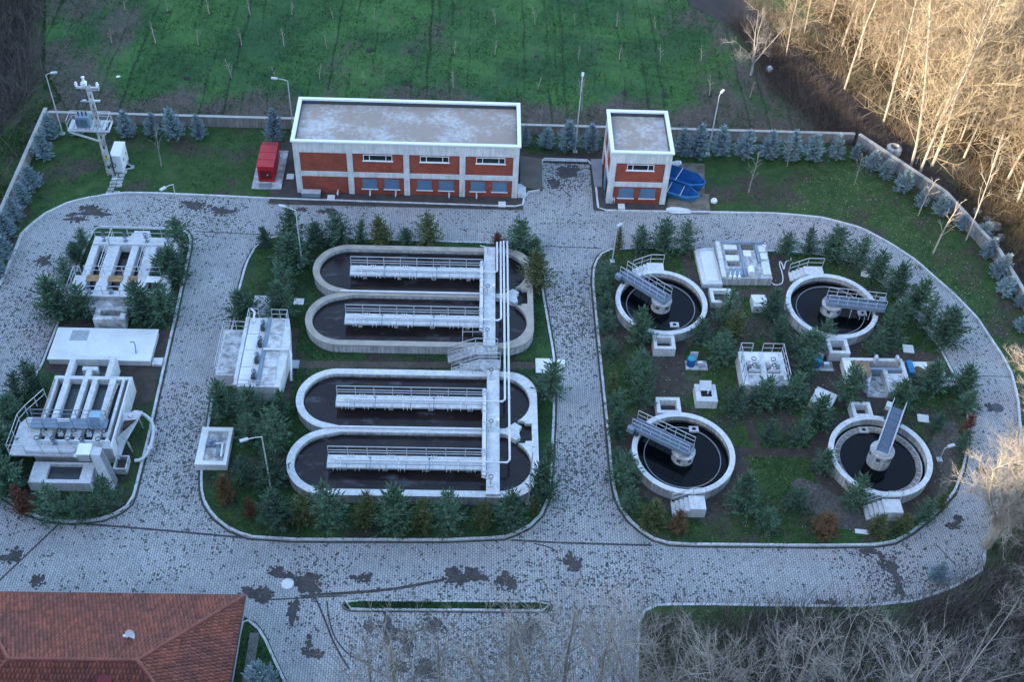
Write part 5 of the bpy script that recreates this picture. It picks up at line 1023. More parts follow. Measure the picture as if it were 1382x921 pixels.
def conifer(kind, px, py, ytop, wpx, label, group, m, cat='tree', name='conifer'):
    base = at(px, py, .1); h = height(px, py, ytop); h = max(.6, h*1.0); w = wpx/ppm(px, py)
    pool = PINES if kind == 'pine' else SPRUCES; i = random.randrange(len(pool)); key = (kind, i, m.name)
    if key not in CROWN: CROWN[key] = np_mesh('crown', *pool[i], m)
    t = thing(name, label, cat, (base.x, base.y, .1), group); t.rotation_euler = (R(random.gauss(0, 3)), R(random.gauss(0, 3)), random.uniform(0, 6.28))
    rad = .47 if kind == 'pine' else .33
    c = link('crown', CROWN[key], t); k = w/2/rad*(1.2 if kind == 'pine' else 1.15)*random.uniform(.9, 1.1); h *= random.uniform(.86, 1.04); c.scale = (k, k, h); tr = link('trunk', TR, t); tr.scale = (h*.8, h*.8, h)
    return t
LOOK = {'g': ('dark green', needle), 'y': ('yellowish green', needle_y), 'r': ('dead rusty red', needle_r), 'o': ('browning orange', needle_o)}
ROWS = [
 ('behind and right of the four-channel tank', 'g', [(244, 339, 283, 40), (234, 379, 334, 46), (222, 432, 377, 46), (193, 430, 384, 38)]),
 ('left of the four-channel tank', 'g', [(112, 333, 306, 28), (105, 352, 328, 24), (93, 382, 342, 32), (79, 427, 377, 44), (111, 428, 388, 36)]),
 ('left of the inlet works', 'g', [(50, 529, 487, 34), (27, 547, 508, 38), (20, 572, 534, 40), (4, 616, 571, 36), (14, 664, 617, 46), (-8, 640, 596, 40)]),
 ('along the front of the inlet works', 'ggg', [(71, 700, 655, 46), (112, 701, 664, 34), (149, 686, 641, 46)]),
 ('at the left corner of the upper oblong tank', 'g', [(359, 333, 303, 20), (393, 325, 286, 34), (393, 361, 315, 40), (386, 391, 346, 36)]),
 ('just behind the pump chamber', 'g', [(332, 430, 391, 36), (378, 425, 382, 40)]),
 ('in the row behind the upper oblong tank', 'gggyg'+'ygg'+'yg', [(427, 333, 299, 30), (459, 329, 287, 36), (487, 328, 296, 22), (517, 328, 293, 27), (548, 328, 306, 23), (580, 329, 284, 42), (702, 339, 295, 42), (718, 346, 323, 24), (723, 387, 336, 40)]),
 ('between the pump chamber and the lower tank', 'g', [(305, 562, 517, 44), (344, 563, 519, 46), (378, 561, 526, 30), (335, 597, 557, 40), (368, 604, 550, 44), (370, 660, 604, 44), (334, 648, 617, 34)]),
 ('in the row fronting the lower oblong tank', 'gygygygyg', [(376, 708, 662, 44), (408, 704, 671, 36), (449, 709, 655, 46), (492, 707, 666, 30), (535, 713, 665, 44), (568, 712, 668, 30), (606, 712, 658, 42), (648, 709, 670, 32), (687, 709, 665, 40)]),
 ('along the alley right of the oblong tanks', 'gggy', [(741, 535, 486, 42), (739, 626, 598, 24), (732, 675, 624, 36), (719, 693, 668, 20)]),
 ('along the north kerb by the round tanks', 'ygggg', [(834, 343, 308, 17), (864, 338, 301, 28), (893, 339, 295, 36), (924, 340, 295, 36), (1059, 343, 313, 25)]),
 ('at the kerb left of the north-west round tank', 'gggggy', [(816, 378, 352, 29), (815, 399, 369, 27), (816, 423, 400, 25), (817, 447, 417, 25), (819, 478, 451, 24)]),
 ('around the north-west round tank', 'g', [(862, 465, 419, 34), (943, 465, 428, 36), (865, 511, 475, 34), (865, 547, 506, 36)]),
 ('between the two northern round tanks', 'gygggg', [(978, 434, 391, 37), (990, 454, 424, 28), (973, 486, 445, 42), (1041, 432, 395, 34), (1051, 465, 430, 30), (1088, 480, 445, 42), (1111, 460, 430, 30)]),
 ('in the row along the curved road', 'g', [(1090, 345, 306, 31), (1122, 347, 306, 37), (1155, 358, 315, 39), (1182, 376, 337, 34), (1207, 397, 352, 37), (1231, 419, 379, 34), (1248, 441, 400, 31), (1272, 465, 415, 45)]),
 ('right of the north-east round tank', 'g', [(1216, 434, 406, 32), (1196, 469, 417, 46), (1180, 478, 446, 34)]),
 ('at the kerb left of the south-west round tank', 'ygggggyg', [(827, 526, 495, 20), (829, 553, 521, 30), (830, 590, 555, 30), (833, 622, 605, 20), (839, 651, 615, 37), (847, 687, 657, 26), (876, 708, 679, 36)]),
 ('around the railed middle chamber', 'g', [(985, 559, 521, 40), (1030, 547, 507, 40), (1067, 547, 510, 40), (1034, 599, 567, 30), (1074, 599, 566, 26)]),
 ('beside the plank-covered sludge boxes', 'g', [(1086, 508, 475, 37), (1141, 541, 490, 46), (1102, 575, 533, 37), (1216, 547, 512, 34), (1255, 523, 488, 42), (1298, 529, 497, 31), (1302, 556, 530, 31)]),
 ('between the two southern round tanks', 'g', [(998, 690, 636, 42), (1031, 711, 687, 29), (1074, 684, 661, 29), (1111, 635, 603, 34), (1149, 684, 640, 40)]),
 ('along the south-east curve of the bed', 'yygygg', [(1181, 719, 694, 30), (1217, 716, 690, 25), (1247, 702, 673, 31), (1267, 687, 666, 18), (1296, 611, 585, 22), (1261, 581, 559, 20)]),
]
for where, codes, pts in ROWS:
    n = len(pts); cnt = {}
    for i, p in enumerate(pts):
        c = codes[min(i, len(codes)-1)] if len(codes) > 1 else codes
        look, m = LOOK[c]
        conifer('pine', *p, f'{look} conifer, {ORD[i]} of {n} {where}', 'young conifers in the beds', m)
for px, py, yt, w, c, lab in ((36, 695, 649, 36, 'r', 'dead rusty red conifer at the front left of the inlet works'), (672, 332, 313, 17, 'r', 'small dead rusty red conifer behind the footbridge of the upper oblong tank'), (306, 676, 643, 24, 'o', 'browning orange conifer below the small square valve pit'), (338, 699, 675, 17, 'r', 'tiny dead red conifer near the south kerb below the valve pit'),
        (914, 718, 691, 23, 'o', 'small brown conifer at the south kerb near the south-west tank steps'), (1111, 718, 691, 30, 'o', 'orange-brown conifer at the kerb between the two southern round tanks'), (1301, 587, 559, 19, 'r', 'dead red conifer at the kerb right of the south-east round tank')):
    conifer('pine', px, py, yt, w, lab, 'dying conifers', LOOK[c][1])
SPR = [('along the west wall', [(70, 190, 152, 28), (62, 214, 176, 26), (46, 255, 224, 28), (34, 278, 245, 24), (23, 299, 266, 26), (14, 322, 286, 28), (7, 349, 318, 25), (2, 374, 345, 22)]),
 ('along the north wall left of the long building', [(109, 182, 163, 21), (140, 183, 154, 18), (172, 185, 151, 23), (207, 185, 152, 23), (239, 187, 147, 26), (271, 188, 155, 21), (371, 191, 150, 27)]),
 ('along the north wall between the brick buildings', [(709, 197, 169, 16), (736, 200, 170, 20), (767, 202, 163, 27), (796, 204, 166, 26)]),
 ('along the north wall right of the small building', [(917, 211, 169, 21), (939, 214, 164, 28), (972, 211, 173, 28), (1001, 212, 172, 26), (1035, 214, 174, 27), (1065, 217, 179, 25), (1094, 216, 178, 26), (1128, 216, 183, 21), (1153, 216, 195, 16)]),
 ('along the diagonal east wall', [(1174, 229, 201, 22), (1192, 240, 215, 19), (1216, 259, 226, 23), (1241, 279, 253, 18), (1268, 291, 259, 23), (1297, 307, 289, 20), (1322, 322, 299, 24), (1332, 346, 320, 22), (1344, 373, 341, 24), (1356, 397, 370, 24), (1375, 413, 398, 16), (1378, 447, 426, 22)])]
for where, pts in SPR:
    for i, p in enumerate(pts): conifer('spruce', *p, f'blue-grey spruce, {ORD[i]} of {len(pts)} {where}', 'blue spruces along the boundary wall', needle_b, name='blue_spruce')
for px, py, yt, w, lab in ((360, 938, 888, 48, 'blue spruce in the narrow bed beside the tiled house'), (1262, 782, 762, 28, 'bluish spruce at the road edge among the grey thicket')):
    conifer('spruce', px, py, yt, w, lab, 'scattered blue spruces', needle_b, name='blue_spruce')
# ------------------------------------------------------------------ leafless trees
def branch_set(seed, H, r0, kind):
    """returns trunk MB and crown arrays of three-sided twigs"""
    g = np.random.default_rng(seed); tv, tf = MB(), None; V, F = [], []
    def limb(p, d, L, r, curve, segs=3, n=3):
        o = len(V); pts = [p]; q = p.copy(); dd = d/np.linalg.norm(d)
        for i in range(segs):
            dd = dd+np.array([g.normal(0, curve), g.normal(0, curve), g.normal(.04, curve*.6)]); dd = dd/np.linalg.norm(dd); q = q+dd*L/segs; pts.append(q.copy())
        ref = np.array([.3, .5, .81]); u = np.cross(dd, ref); u /= np.linalg.norm(u)+1e-9; w = np.cross(dd, u)
        for i, c in enumerate(pts):
            rr = r*(1-.8*i/segs)
            for k in range(n): a = 2*math.pi*k/n; V.append(c+(u*math.cos(a)+w*math.sin(a))*rr)
        for i in range(segs):
            for k in range(n): a, b = o+i*n+k, o+i*n+(k+1) % n; F.append((a, b, b+n, a+n))
        return pts
    def along(pts, f):
        x = f*(len(pts)-1); i = min(int(x), len(pts)-2); return pts[i]+(pts[i+1]-pts[i])*(x-i), pts[i+1]-pts[i]
    def sub(pts, L, r, n, e, lv, lo=.25):
        for k in range(n):
            p, d = along(pts, g.uniform(lo, 1.)); d = d/np.linalg.norm(d); s = g.normal(0, 1, 3); s -= d*(s@d); s /= np.linalg.norm(s)+1e-9
            l = L*g.uniform(.55, 1.2); b = limb(p, d*math.cos(e)+s*math.sin(e)+np.array([0, 0, .18]), l, r, .14, 2 if lv == 0 else 3)
            if lv: sub(b, L*.5, r*.55, max(2, int(n*.72)), e*1.05, lv-1)
    stems = []
    if kind == 'vase':
        base = [np.array([0, 0, -.1]), np.array([.05, .02, H*.12]), np.array([0, .06, H*.24])]; tv.tube(base, r0, 8, r0*.75)
        for k in range(5):
            a = 2*math.pi*k/5+g.uniform(-.4, .4); e = g.uniform(.9, 1.25) if k else 1.5; d = np.array([math.cos(a)*math.cos(e), math.sin(a)*math.cos(e), math.sin(e)]); p = base[-1]*g.uniform(.75, 1); pts = [p]
            for i in range(5): d = d+g.normal(0, .1, 3)+np.array([0, 0, .05]); d /= np.linalg.norm(d); pts.append(pts[-1]+d*H*.15)
            tv.tube([tuple(x) for x in pts], r0*.5, 6, r0*.12); stems.append(pts)
    else:
        lean = g.normal(0, .02, 2); pts = [np.array([0, 0, -.1])]; d = np.array([lean[0], lean[1], 1.])
        for i in range(8): d = d+np.array([g.normal(0, .035), g.normal(0, .035), 0]); d /= np.linalg.norm(d); pts.append(pts[-1]+d*H/8)
        tv.tube([tuple(x) for x in pts], r0, 6, r0*.2); stems.append(pts)
    for st in stems:
        if kind == 'poplar':
            for k in range(34):
                f = .10+.86*k/33; p, d = along(st, f); a = k*2.4+g.uniform(-.5, .5); e = g.uniform(.55, 1.05); L = H*(.30*(1-f)**.7+.05)*g.uniform(.7, 1.3)
                b = limb(p, np.array([math.cos(a)*math.cos(e), math.sin(a)*math.cos(e), math.sin(e)]), L, max(.028, r0*.30*(1-f*.7)), .12, 4); sub(b, L*.55, .024, 7, .85, 1)
        elif kind == 'vase':
            nb = 24 if seed > 450 else 8
            for k in range(nb):
                f = .15+.85*k/(nb-1); p, d = along(st, f); s = g.normal(0, 1, 3); d = d/np.linalg.norm(d); L = H*.22*g.uniform(.6, 1.2)*(1.15-.5*f); b = limb(p, d*.75+s*.55, L, max(.018, min(.05, r0*.16)), .13, 4); sub(b, L*.55, max(.011, min(.022, r0*.06)), 8 if seed > 450 else 6, .7, 2)
        elif kind == 'broom':
            for k in range(26):
                f = .12+.84*k/25; p, d = along(st, f); a = k*2.4+g.uniform(-.4, .4); e = g.uniform(.75, 1.15); L = H*(.42*(1-f)+.08)*g.uniform(.7, 1.3); b = limb(p, np.array([math.cos(a)*math.cos(e), math.sin(a)*math.cos(e), math.sin(e)]), L, max(.015, r0*.3*(1-f*.6)), .11, 4); sub(b, L*.45, .011, 6, .6, 1)
        else:
            for k in range(9):
                f = .35+.62*k/8; p, d = along(st, f); a = k*2.4; e = g.uniform(.7, 1.1); L = H*.32*(1.25-f)*g.uniform(.7, 1.2); b = limb(p, np.array([math.cos(a)*math.cos(e), math.sin(a)*math.cos(e), math.sin(e)]), L, r0*.42, .1, 3); sub(b, L*.45, r0*.28, 3, .6, 0 if kind == 'sapling' else 1)
    return tv, np.array(V), np.array(F)
BARE = {}
def bare_proto(kind, seed, H, r0, mt, mc):
    key = (kind, seed, mt.name, mc.name)
    if key not in BARE:
        tv, v, f = branch_set(seed, H, r0, kind); BARE[key] = (mesh('trunk', tv, mt), np_mesh('crown', v, f, mc), H)
    return BARE[key]
def bare_tree(kind, loc, h, label, group, mt, mc, seeds, H, r0, name='bare_tree', spread=1., cat='tree', z=0.):
    me = bare_proto(kind, random.choice(seeds), H, r0, mt, mc); t = thing(name, label, cat, (loc[0], loc[1], z), group); k = h/me[2]; t.scale = (k*spread, k*spread, k); t.rotation_euler = (0, 0, random.uniform(0, 6.28))
    link('trunk', me[0], t); link('crown', me[1], t); return t
# field saplings on their dark planting mounds
ROW1 = [(169, 15), (226, 16), (283, 20), (338, 21), (394, 21), (450, 26), (505, 27), (669, 33), (722, 34), (776, 35), (831, 37), (884, 39)]
ROW2 = [(151, 59), (210, 59), (268, 62), (326, 62), (384, 64), (441, 67), (613, 74), (668, 75), (781, 82), (836, 82), (891, 83), (946, 83)]
ROW3 = [(313, 106), (373, 109), (431, 108), (491, 114), (612, 119), (726, 122), (785, 124), (957, 130), (1012, 133)]
mound_i = 0
def mound(parent, c, r=.42, h=.16):
    n = 10; m = MB(); ph = random.uniform(0, 6)
    m.lathe((c.x, c.y), [(r*1.0, .03), (r*.72, h*.7), (r*.3, h), (0.01, h*.95)], n); return obj('planting_mound', m, mat('mound_soil', (.036, .028, .024), .95, .3, 2), parent)
for rn, row in (('top', ROW1), ('middle', ROW2), ('nearest', ROW3)):
    for i, (x, y) in enumerate(row):
        c = at(x, y, .08); t = bare_tree('sapling', (c.x, c.y), random.uniform(1.5, 2.5), f'thin bare sapling, {ORD[i]} from the left in the {rn} row of the green field', 'saplings planted in the field', palebark, palebark, (301, 302, 303), 2., .05, 'sapling', z=.08)
        mo = mound(None, c, random.uniform(.3, .55)); mo.parent = t; mo.matrix_parent_inverse = t.matrix_basis.inverted()
for i, (x, y, w) in enumerate(((558, 26, 'top'), (252, 106, 'left'), (499, 69, 'middle'), (554, 70, 'middle'), (725, 78, 'middle'), (552, 115, 'nearest'), (669, 119, 'nearest'), (842, 126, 'nearest'), (897, 128, 'nearest'))):
    c = at(x, y, .05); t = thing('dirt_mound', ['dark dirt mound in the top sapling row, above the long brick building', 'reddish dirt patch mound at the left of the field above the trees', 'dark dirt mound left of a second mound in the middle sapling row', 'dark dirt mound right of another mound in the middle sapling row', 'brown leafy mound in the middle sapling row above the long roof', 'dark mound just behind the long roof at its left half', 'small mound just behind the right half of the long roof', 'brown mound left of its neighbour behind the small brick building', 'pale brown mound right of its neighbour behind the small brick building'][i], 'mound', (c.x, c.y, .05), 'dirt mounds in the field'); mound(t, c, random.uniform(.4, .7), .2)
sap = lambda px, py, yt, lab, kind='young', m=greybark, spread=1.: bare_tree(kind, at(px, py, .1)[:2], height(px, py, yt), lab, 'young bare trees on the lawns', m, m, (311, 312), 4., .06, 'bare_tree', spread, z=.1)
sap(218, 225, 168, 'small bare tree on the lawn left of the red generator'); sap(299, 152, 134, 'short bare sapling behind the wall left of the long brick building'); sap(729, 168, 140, 'short bare sapling beyond the wall between the brick buildings')
sap(785, 150, 98, 'bare sapling beside the tall lamp post between the brick buildings'); sap(1010, 260, 205, 'bare young tree on the lawn right of the blue skips'); sap(1153, 249, 212, 'thin bare tree inside the corner of the walls'); sap(1239, 291, 236, 'bare young tree near the diagonal wall, its top catching sun', m=palebark); sap(1259, 342, 268, 'slanting bare tree with sunlit top between the curved road and wall', m=palebark)
sap(1304, 324, 190, 'very tall slender bare trunk rising over the diagonal wall', m=palebark, spread=.5); sap(1062, 225, 190, 'thin bare sapling in front of the blue spruces near the wall')
BT = lambda px, py, h, lab, kind='poplar', grp='bare poplars in the sunlit wood', mt=palebark, mc=twig, seeds=(401, 402, 403, 404, 405), H=18., r0=.125, spread=1.: bare_tree(kind, at(px, py)[:2], h, lab, grp, mt, mc, seeds, H, r0, 'bare_tree', spread)
bare_tree('vase', at(1013, 103)[:2], height(1013, 103, 16), 'pale spreading bare tree at the right edge of the green field', 'field edge trees', greybark, greybark, (421,), 7., .14, 'bare_tree')
BT(1229, 226, 21, 'sunlit poplar with pale trunk standing nearest the bend of the wall'); BT(1240, 236, 19, 'sunlit poplar just right of the one nearest the wall bend'); BT(1258, 224, 22, 'large sunlit poplar whose pale trunk leans to the upper right'); BT(1338, 232, 20, 'thick pale poplar trunk at the right edge of the wood')
BT(1140, 120, 17, 'sunlit poplar with forked crown on the far bank of the stream'); BT(1193, 164, 18, 'slim poplar on the stream bank opposite the wall corner'); BT(1060, 78, 10, 'brownish bare tree at the stream where field and wood meet'); BT(1085, 45, 11, 'reddish-brown bare tree top beside the far stream')
wood = ground([(1085, -40), (1120, 52), (1165, 88), (1230, 150), (1280, 200), (1330, 245), (1395, 310), (1440, 330), (1470, 150), (1480, -60)])
wx = [p[0] for p in wood]; wy = [p[1] for p in wood]; got = []; tries = 0
while len(got) < 168 and tries < 9000:
    tries += 1; x, y = random.uniform(min(wx), max(wx)), random.uniform(min(wy), max(wy))
    if inside(wood, np.array([x]), np.array([y]))[0] and all((x-a)**2+(y-b)**2 > 1.35**2 for a, b in got): got.append((x, y))
got.sort(key=lambda p: p[0]*.79+p[1]*.61); NUM = ORD+['twenty-'+o for o in ORD[:9]]+['thirtieth']+['thirty-'+o for o in ORD[:9]]; band = {}
for i, p in enumerate(got): band.setdefault(min(5, i*6//len(got)), []).append(p)
wl = [(p, f"bare sunlit poplar, {NUM[i]} from the left in the {('nearest', 'second', 'third', 'fourth', 'fifth', 'farthest')[k]} row from the stream") for k, v in band.items() for i, p in enumerate(sorted(v, key=lambda p: pix((*p, 0))[0]))]
for (x, y), wlab in wl: bare_tree('poplar', (x, y), random.uniform(11, 19), wlab, 'bare poplars in the sunlit wood', palebark, twig, (401, 402, 403, 404, 405), 18., .115, 'bare_tree', random.uniform(.9, 1.5))
# bare trees below the viewpoint
LOWT = [('broom', 500, 985, 850, 1.1, 'leftmost thin bare tree at the bottom edge below the island'), ('broom', 690, 985, 800, 1.2, 'pale thin bare tree just right of the upright one below the island'), ('broom', 760, 985, 790, 1.2, 'bare tree left of the tall grey one near the island end'), ('broom', 835, 985, 760, 1.2, 'bare tree just left of the lower right bed kerb'), ('broom', 655, 1000, 792, 1.2, 'upright bare tree in front of the narrow road island'), ('broom', 548, 1010, 828, 1.3, 'bare tree at the bottom edge left of the narrow island middle'), ('broom', 792, 1010, 735, 1.35, 'tall grey bare tree in front of the right end of the narrow island'), ('broom', 722, 1005, 815, 1.2, 'small bare tree between two taller ones at the bottom edge'), ('broom', 600, 990, 850, 1., 'low thin bare tree at the bottom edge below the island'),
 ('vase', 893, 1000, 808, .9, 'bare tree close to the left kerb of the lower right bed'), ('broom', 935, 1000, 760, 1.1, 'tall thick-stemmed bare tree in the lower right bed'), ('vase', 985, 1010, 770, 1.0, 'bare tree leaning right over the south kerb of the road'), ('broom', 1035, 1000, 815, 1.2, 'thin bare tree in the middle of the lower right bed'), ('vase', 1115, 975, 800, 1., 'wide grey bare tree in the grey thicket at lower right'), ('broom', 1180, 990, 800, 1.2, 'thin bare tree among brush right of the wide grey tree'), ('vase', 1270, 960, 760, .9, 'bare tree at the lower right below the sunlit one')]
for k, px, py, yt, sp, lab in LOWT: bare_tree(k, at(px, py)[:2], min(height(px, py, yt)*(.66 if k == 'vase' else .95), 11.5 if k == 'vase' else 13.5), lab, 'bare trees below the viewpoint', twig_grey, twig_grey, (431, 432) if k == 'vase' else (441, 442, 443), 9., .10, 'bare_tree', sp)
b = at(1330, 738); bare_tree('vase', b[:2], 10., 'massive pale bare tree with sunlit crown at the right edge', 'sunlit trees at the right edge', palebark, palebark, (451,), 13., .42, 'bare_tree', 1.2)
b = at(1396, 770); bare_tree('vase', b[:2], 10.5, 'sunlit bare tree partly outside the right edge below the massive one', 'sunlit trees at the right edge', palebark, palebark, (452,), 13., .3, 'bare_tree', 1.15)
for px, py, h_, sd_, lab in ((1388, 700, 9., 453, 'sunlit bare tree at the right edge just above the massive one'), (1412, 640, 9.5, 451, 'sunlit bare tree outside the right edge whose branches reach over the road'), (1405, 875, 9., 452, 'lowest bare tree at the right edge beside the grey thicket')):
    b = at(px, py); bare_tree('vase', b[:2], h_, lab, 'sunlit trees at the right edge', palebark, palebark, (sd_,), 13., .24, 'bare_tree', 1.2)
# ------------------------------------------------------------------ brush, leaves and grass: nobody could count these
def twigs(name, poly, n, hl, hh, m, zf=0., w=.018, spread=.9, clump=0, seed=1):
    g = np.random.default_rng(seed); px = np.array(poly); x = g.uniform(px[:, 0].min(), px[:, 0].max(), n*4); y = g.uniform(px[:, 1].min(), px[:, 1].max(), n*4); k = inside(poly, x, y); x, y = x[k][:n], y[k][:n]
    if clump:
        cx, cy = x[::clump], y[::clump]; i = g.integers(0, len(cx), len(x)); x = cx[i]+g.normal(0, .55, len(x)); y = cy[i]+g.normal(0, .55, len(x))
    z = zf(x, y) if callable(zf) else np.full(len(x), zf); n = len(x); h = g.uniform(hl, hh, n); a = g.uniform(0, 6.283, n); s = np.abs(g.normal(0, spread*.5, n))
    b = np.stack([x, y, z], 1); d = np.stack([np.cos(a)*s*h, np.sin(a)*s*h, h], 1); a2 = g.uniform(0, 6.283, n); q = np.stack([np.cos(a2)*w, np.sin(a2)*w, 0*a2], 1); md = b+d*.55+np.stack([g.normal(0, .08, n)*h, g.normal(0, .08, n)*h, h*.05], 1)
    v = np.stack([b-q, b+q, md+q*.8, md-q*.8, b+d], 1).reshape(-1, 3); i0 = np.arange(n)[:, None]*5
    f = np.concatenate([i0+np.array([[0, 1, 2]]), i0+np.array([[0, 2, 3]]), i0+np.array([[3, 2, 4]])], 0); o = link(name, np_mesh(name, v, f, m)); return tag(o, kind='stuff')
big = ground([(1070, -60), (1110, 45), (1170, 92), (1232, 152), (1282, 200), (1332, 247), (1400, 318), (1440, 330), (1480, 150), (1490, -80)])
struct('forest_floor', MB().prism(big, .009, .009), mat('forest_litter', (.115, .085, .055), .95, .5, .6, fine=.5))
twigs('brush', big, 30000, .3, 1.5, brush_lit, w=.02, spread=2.2, clump=9, seed=3)
bank = ground([(985, 25), (1030, 48), (1065, 85), (1110, 128), (1160, 178), (1198, 212), (1185, 222), (1160, 194), (1125, 192), (1095, 160), (1045, 120), (1010, 62)])
twigs('brush', ground([(1005, -10), (1040, 18), (1085, 45), (1120, 66), (1160, 100), (1200, 140), (1240, 180), (1290, 228), (1240, 205), (1190, 165), (1150, 125), (1105, 90), (1065, 62), (1035, 36)]), 6500, .4, 1.6, mat('far_bank_brush', (.20, .15, .105), .95, .4, .3, island=.45), w=.015, spread=2.4, clump=10, seed=14)
twigs('brush', bank, 17000, .3, 1.3, brushm, w=.016, spread=2.4, clump=9, seed=4)
twigs('brush', ground([(1200, 214), (1255, 258), (1325, 322), (1400, 400), (1420, 470), (1388, 420), (1345, 335), (1275, 262), (1215, 222)]), 6000, .3, 1.0, brushm, spread=2.4, clump=10, seed=8)
twigs('brush', ground([(1290, 240), (1340, 250), (1420, 330), (1450, 480), (1400, 400), (1345, 320), (1300, 290)]), 6000, .3, 1.3, brush_lit, spread=2.6, clump=9, seed=9)
slope = ground([(-90, -90), (50, -90), (54, 0), (46, 40), (44, 80), (52, 112), (22, 150), (-8, 186), (-60, 220), (-140, 200)])
twigs('brush', slope, 30000, .4, 2.0, mat('dark_scrub', (.135, .115, .11), .95, .35, .4, island=.4), zf=lambda x, y: np.maximum(hill_h(x, y), 0), w=.024, spread=2., clump=16, seed=5)
thick = ground([(1000, 1000), (1000, 860), (1060, 825), (1150, 826), (1235, 818), (1290, 800), (1335, 770), (1460, 640), (1500, 900), (1300, 1050)])
twigs('thicket', thick, 17000, .6, 2.6, mat('grey_brush', (.20, .172, .168), .95, .35, .4, island=.35), w=.018, clump=12, seed=6)
low = ground([(868, 832), (1000, 824), (1070, 828), (1000, 1000), (862, 1000)])
twigs('thicket', low, 9000, .3, 1.4, mat('pale_brush', (.24, .205, .17), .95, .35, .4, island=.35), w=.014, clump=12, seed=7)
def blades(name, polys, n, h, m, z=.1, excl=(), seed=1, w=.035):
    g = np.random.default_rng(seed); out = []
    for poly, cnt in zip(polys, n):
        px = np.array(poly); x = g.uniform(max(px[:, 0].min(), -50), min(px[:, 0].max(), 47), cnt*2); y = g.uniform(max(px[:, 1].min(), 30), px[:, 1].max(), cnt*2); k = inside(poly, x, y)
        for e in excl: k &= ~(inside(e, x, y) & (g.random(len(x)) < .93))
        pn = np.sin(x*.7+1.3*np.sin(y*.5))*np.sin(y*.6+x*.2)+g.normal(0, .5, len(x)); k &= pn > -.35; out.append(np.stack([x[k], y[k]], 1))
    p = np.concatenate(out); n = len(p); a = g.uniform(0, 6.283, n); hh = h*g.uniform(.5, 1.3, n); b = np.concatenate([p, np.full((n, 1), z)], 1)
    q = np.stack([np.cos(a)*w, np.sin(a)*w, 0*a], 1); t = b+np.stack([g.normal(0, .6, n)*hh, g.normal(0, .6, n)*hh, hh], 1)
    v = np.stack([b-q, b+q, t], 1).reshape(-1, 3); f = np.arange(n*3).reshape(-1, 3); return tag(link(name, np_mesh(name, v, f, m)), kind='stuff')
blades('grass', [lawn], [110000], .13, blade, excl=EXCL, seed=11); blades('grass', [BEDS['A'], BEDS['B'], BEDS['C'], BEDS['D'], BEDS['F']], [14000, 50000, 50000, 3000, 3000], .13, blade, excl=EXCL, seed=12)
blades('grass', [ground([(-40, 330), (-40, 215), (20, 172), (58, 122), (56, 60), (60, -10), (88, -10), (74, 100), (95, 122), (64, 152), (2, 290)])], [26000], .2, mat('rough_grass_blades', (.055, .12, .03), .9, .45, .5, island=.45, fine=0), z=0., seed=15)
blades('grass', [fpoly], [130000], .19, mat('field_blades', (.042, .124, .032), .9, .45, .35, island=.6, fine=0), z=.10, seed=13, w=.045)
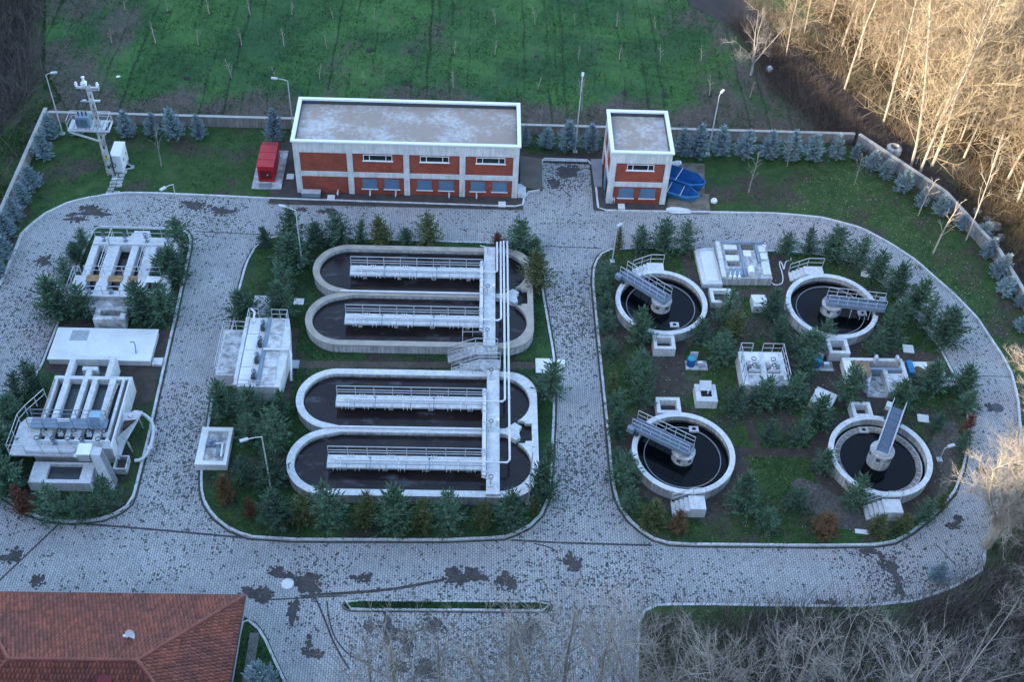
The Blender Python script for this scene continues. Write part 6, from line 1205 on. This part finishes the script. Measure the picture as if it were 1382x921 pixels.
def leaves(name, polys, n, m, z=.14, seed=1, s=.05):
    g = np.random.default_rng(seed); out = []
    for poly, cnt in zip(polys, n):
        px = np.array(poly); x = g.uniform(px[:, 0].min(), px[:, 0].max(), cnt*3); y = g.uniform(px[:, 1].min(), px[:, 1].max(), cnt*3); k = inside(poly, x, y); out.append(np.stack([x[k], y[k]], 1)[:cnt])
    p = np.concatenate(out); n = len(p); a = g.uniform(0, 6.283, n); c = np.concatenate([p, np.full((n, 1), z)+g.uniform(0, .04, (n, 1))], 1); u = np.stack([np.cos(a), np.sin(a), g.normal(0, .3, n)], 1)*s*g.uniform(.6, 1.4, (n, 1)); w = np.stack([-np.sin(a), np.cos(a), g.normal(0, .3, n)], 1)*s*g.uniform(.5, 1, (n, 1))
    v = np.stack([c-u, c+w, c+u, c-w], 1).reshape(-1, 3); return tag(link(name, np_mesh(name, v, np.arange(n*4).reshape(-1, 4), m)), kind='stuff')
ne = ground([(1100, 215), (1160, 225), (1260, 300), (1340, 400), (1382, 480), (1385, 600), (1345, 470), (1250, 360), (1170, 305), (1060, 285)])
leaves('fallen_leaves', [ne, BEDS['C'], BEDS['B'], low, bank], [1600, 2200, 350, 900, 500], leafm, seed=21)
# boulders, culvert and litter by the stream
for i, (px, py, r, lab) in enumerate(((1198, 222, .35, 'pale boulder just outside the bend of the diagonal wall'), (1206, 226, .25, 'smaller pale boulder beside the boulder outside the wall bend'), (1318, 288, .5, 'pale rock heaped behind the diagonal wall, upper one'), (1332, 298, .45, 'pale rock behind the diagonal wall among twigs'), (1342, 308, .6, 'largest pale rock behind the diagonal wall'), (1350, 322, .4, 'lowest pale rock behind the diagonal wall'))):
    c = at(px, py); g = np.random.default_rng(i); m = MB(); m.lathe((c.x, c.y), [(r*.8, 0), (r, r*.35), (r*.75, r*.75), (r*.3, r*.95), (.01, r)], 9); m.v = [(x+g.normal(0, r*.09), y+g.normal(0, r*.09), z*g.uniform(.85, 1.1)) for x, y, z in m.v]; tag(obj('boulder', m, rock), lab, 'boulder')
c = at(1205, 206); t = thing('culvert_ring', 'concrete culvert pipe mouth lying by the stream outside the wall bend', 'pipe', (c.x, c.y, 0)); obj('pipe', MB().lathe((c.x, c.y), [(.75, 0), (.72, .6), (.5, .75), (.42, .75), (.42, .1)], 20), stainconc, t); obj('hole', MB().disc((c.x, c.y), .42, .3, 20), darksteel, t)
c = at(1038, 97); tag(obj('white_sack', MB().lathe((c.x, c.y), [(.01, 0), (.35, .05), (.4, .35), (.25, .6), (.12, .7), (0, .72)], 10), frame_w), 'white sack lying at the edge of the field beside the stream brush', 'sack')
c = at(160, 105); tag(obj('white_stone', MB().lathe((c.x, c.y), [(.01, 0), (.25, .04), (.22, .16), (0, .2)], 8), frame_w), 'small white stone lying on the field right of the transformer pole top', 'stone')
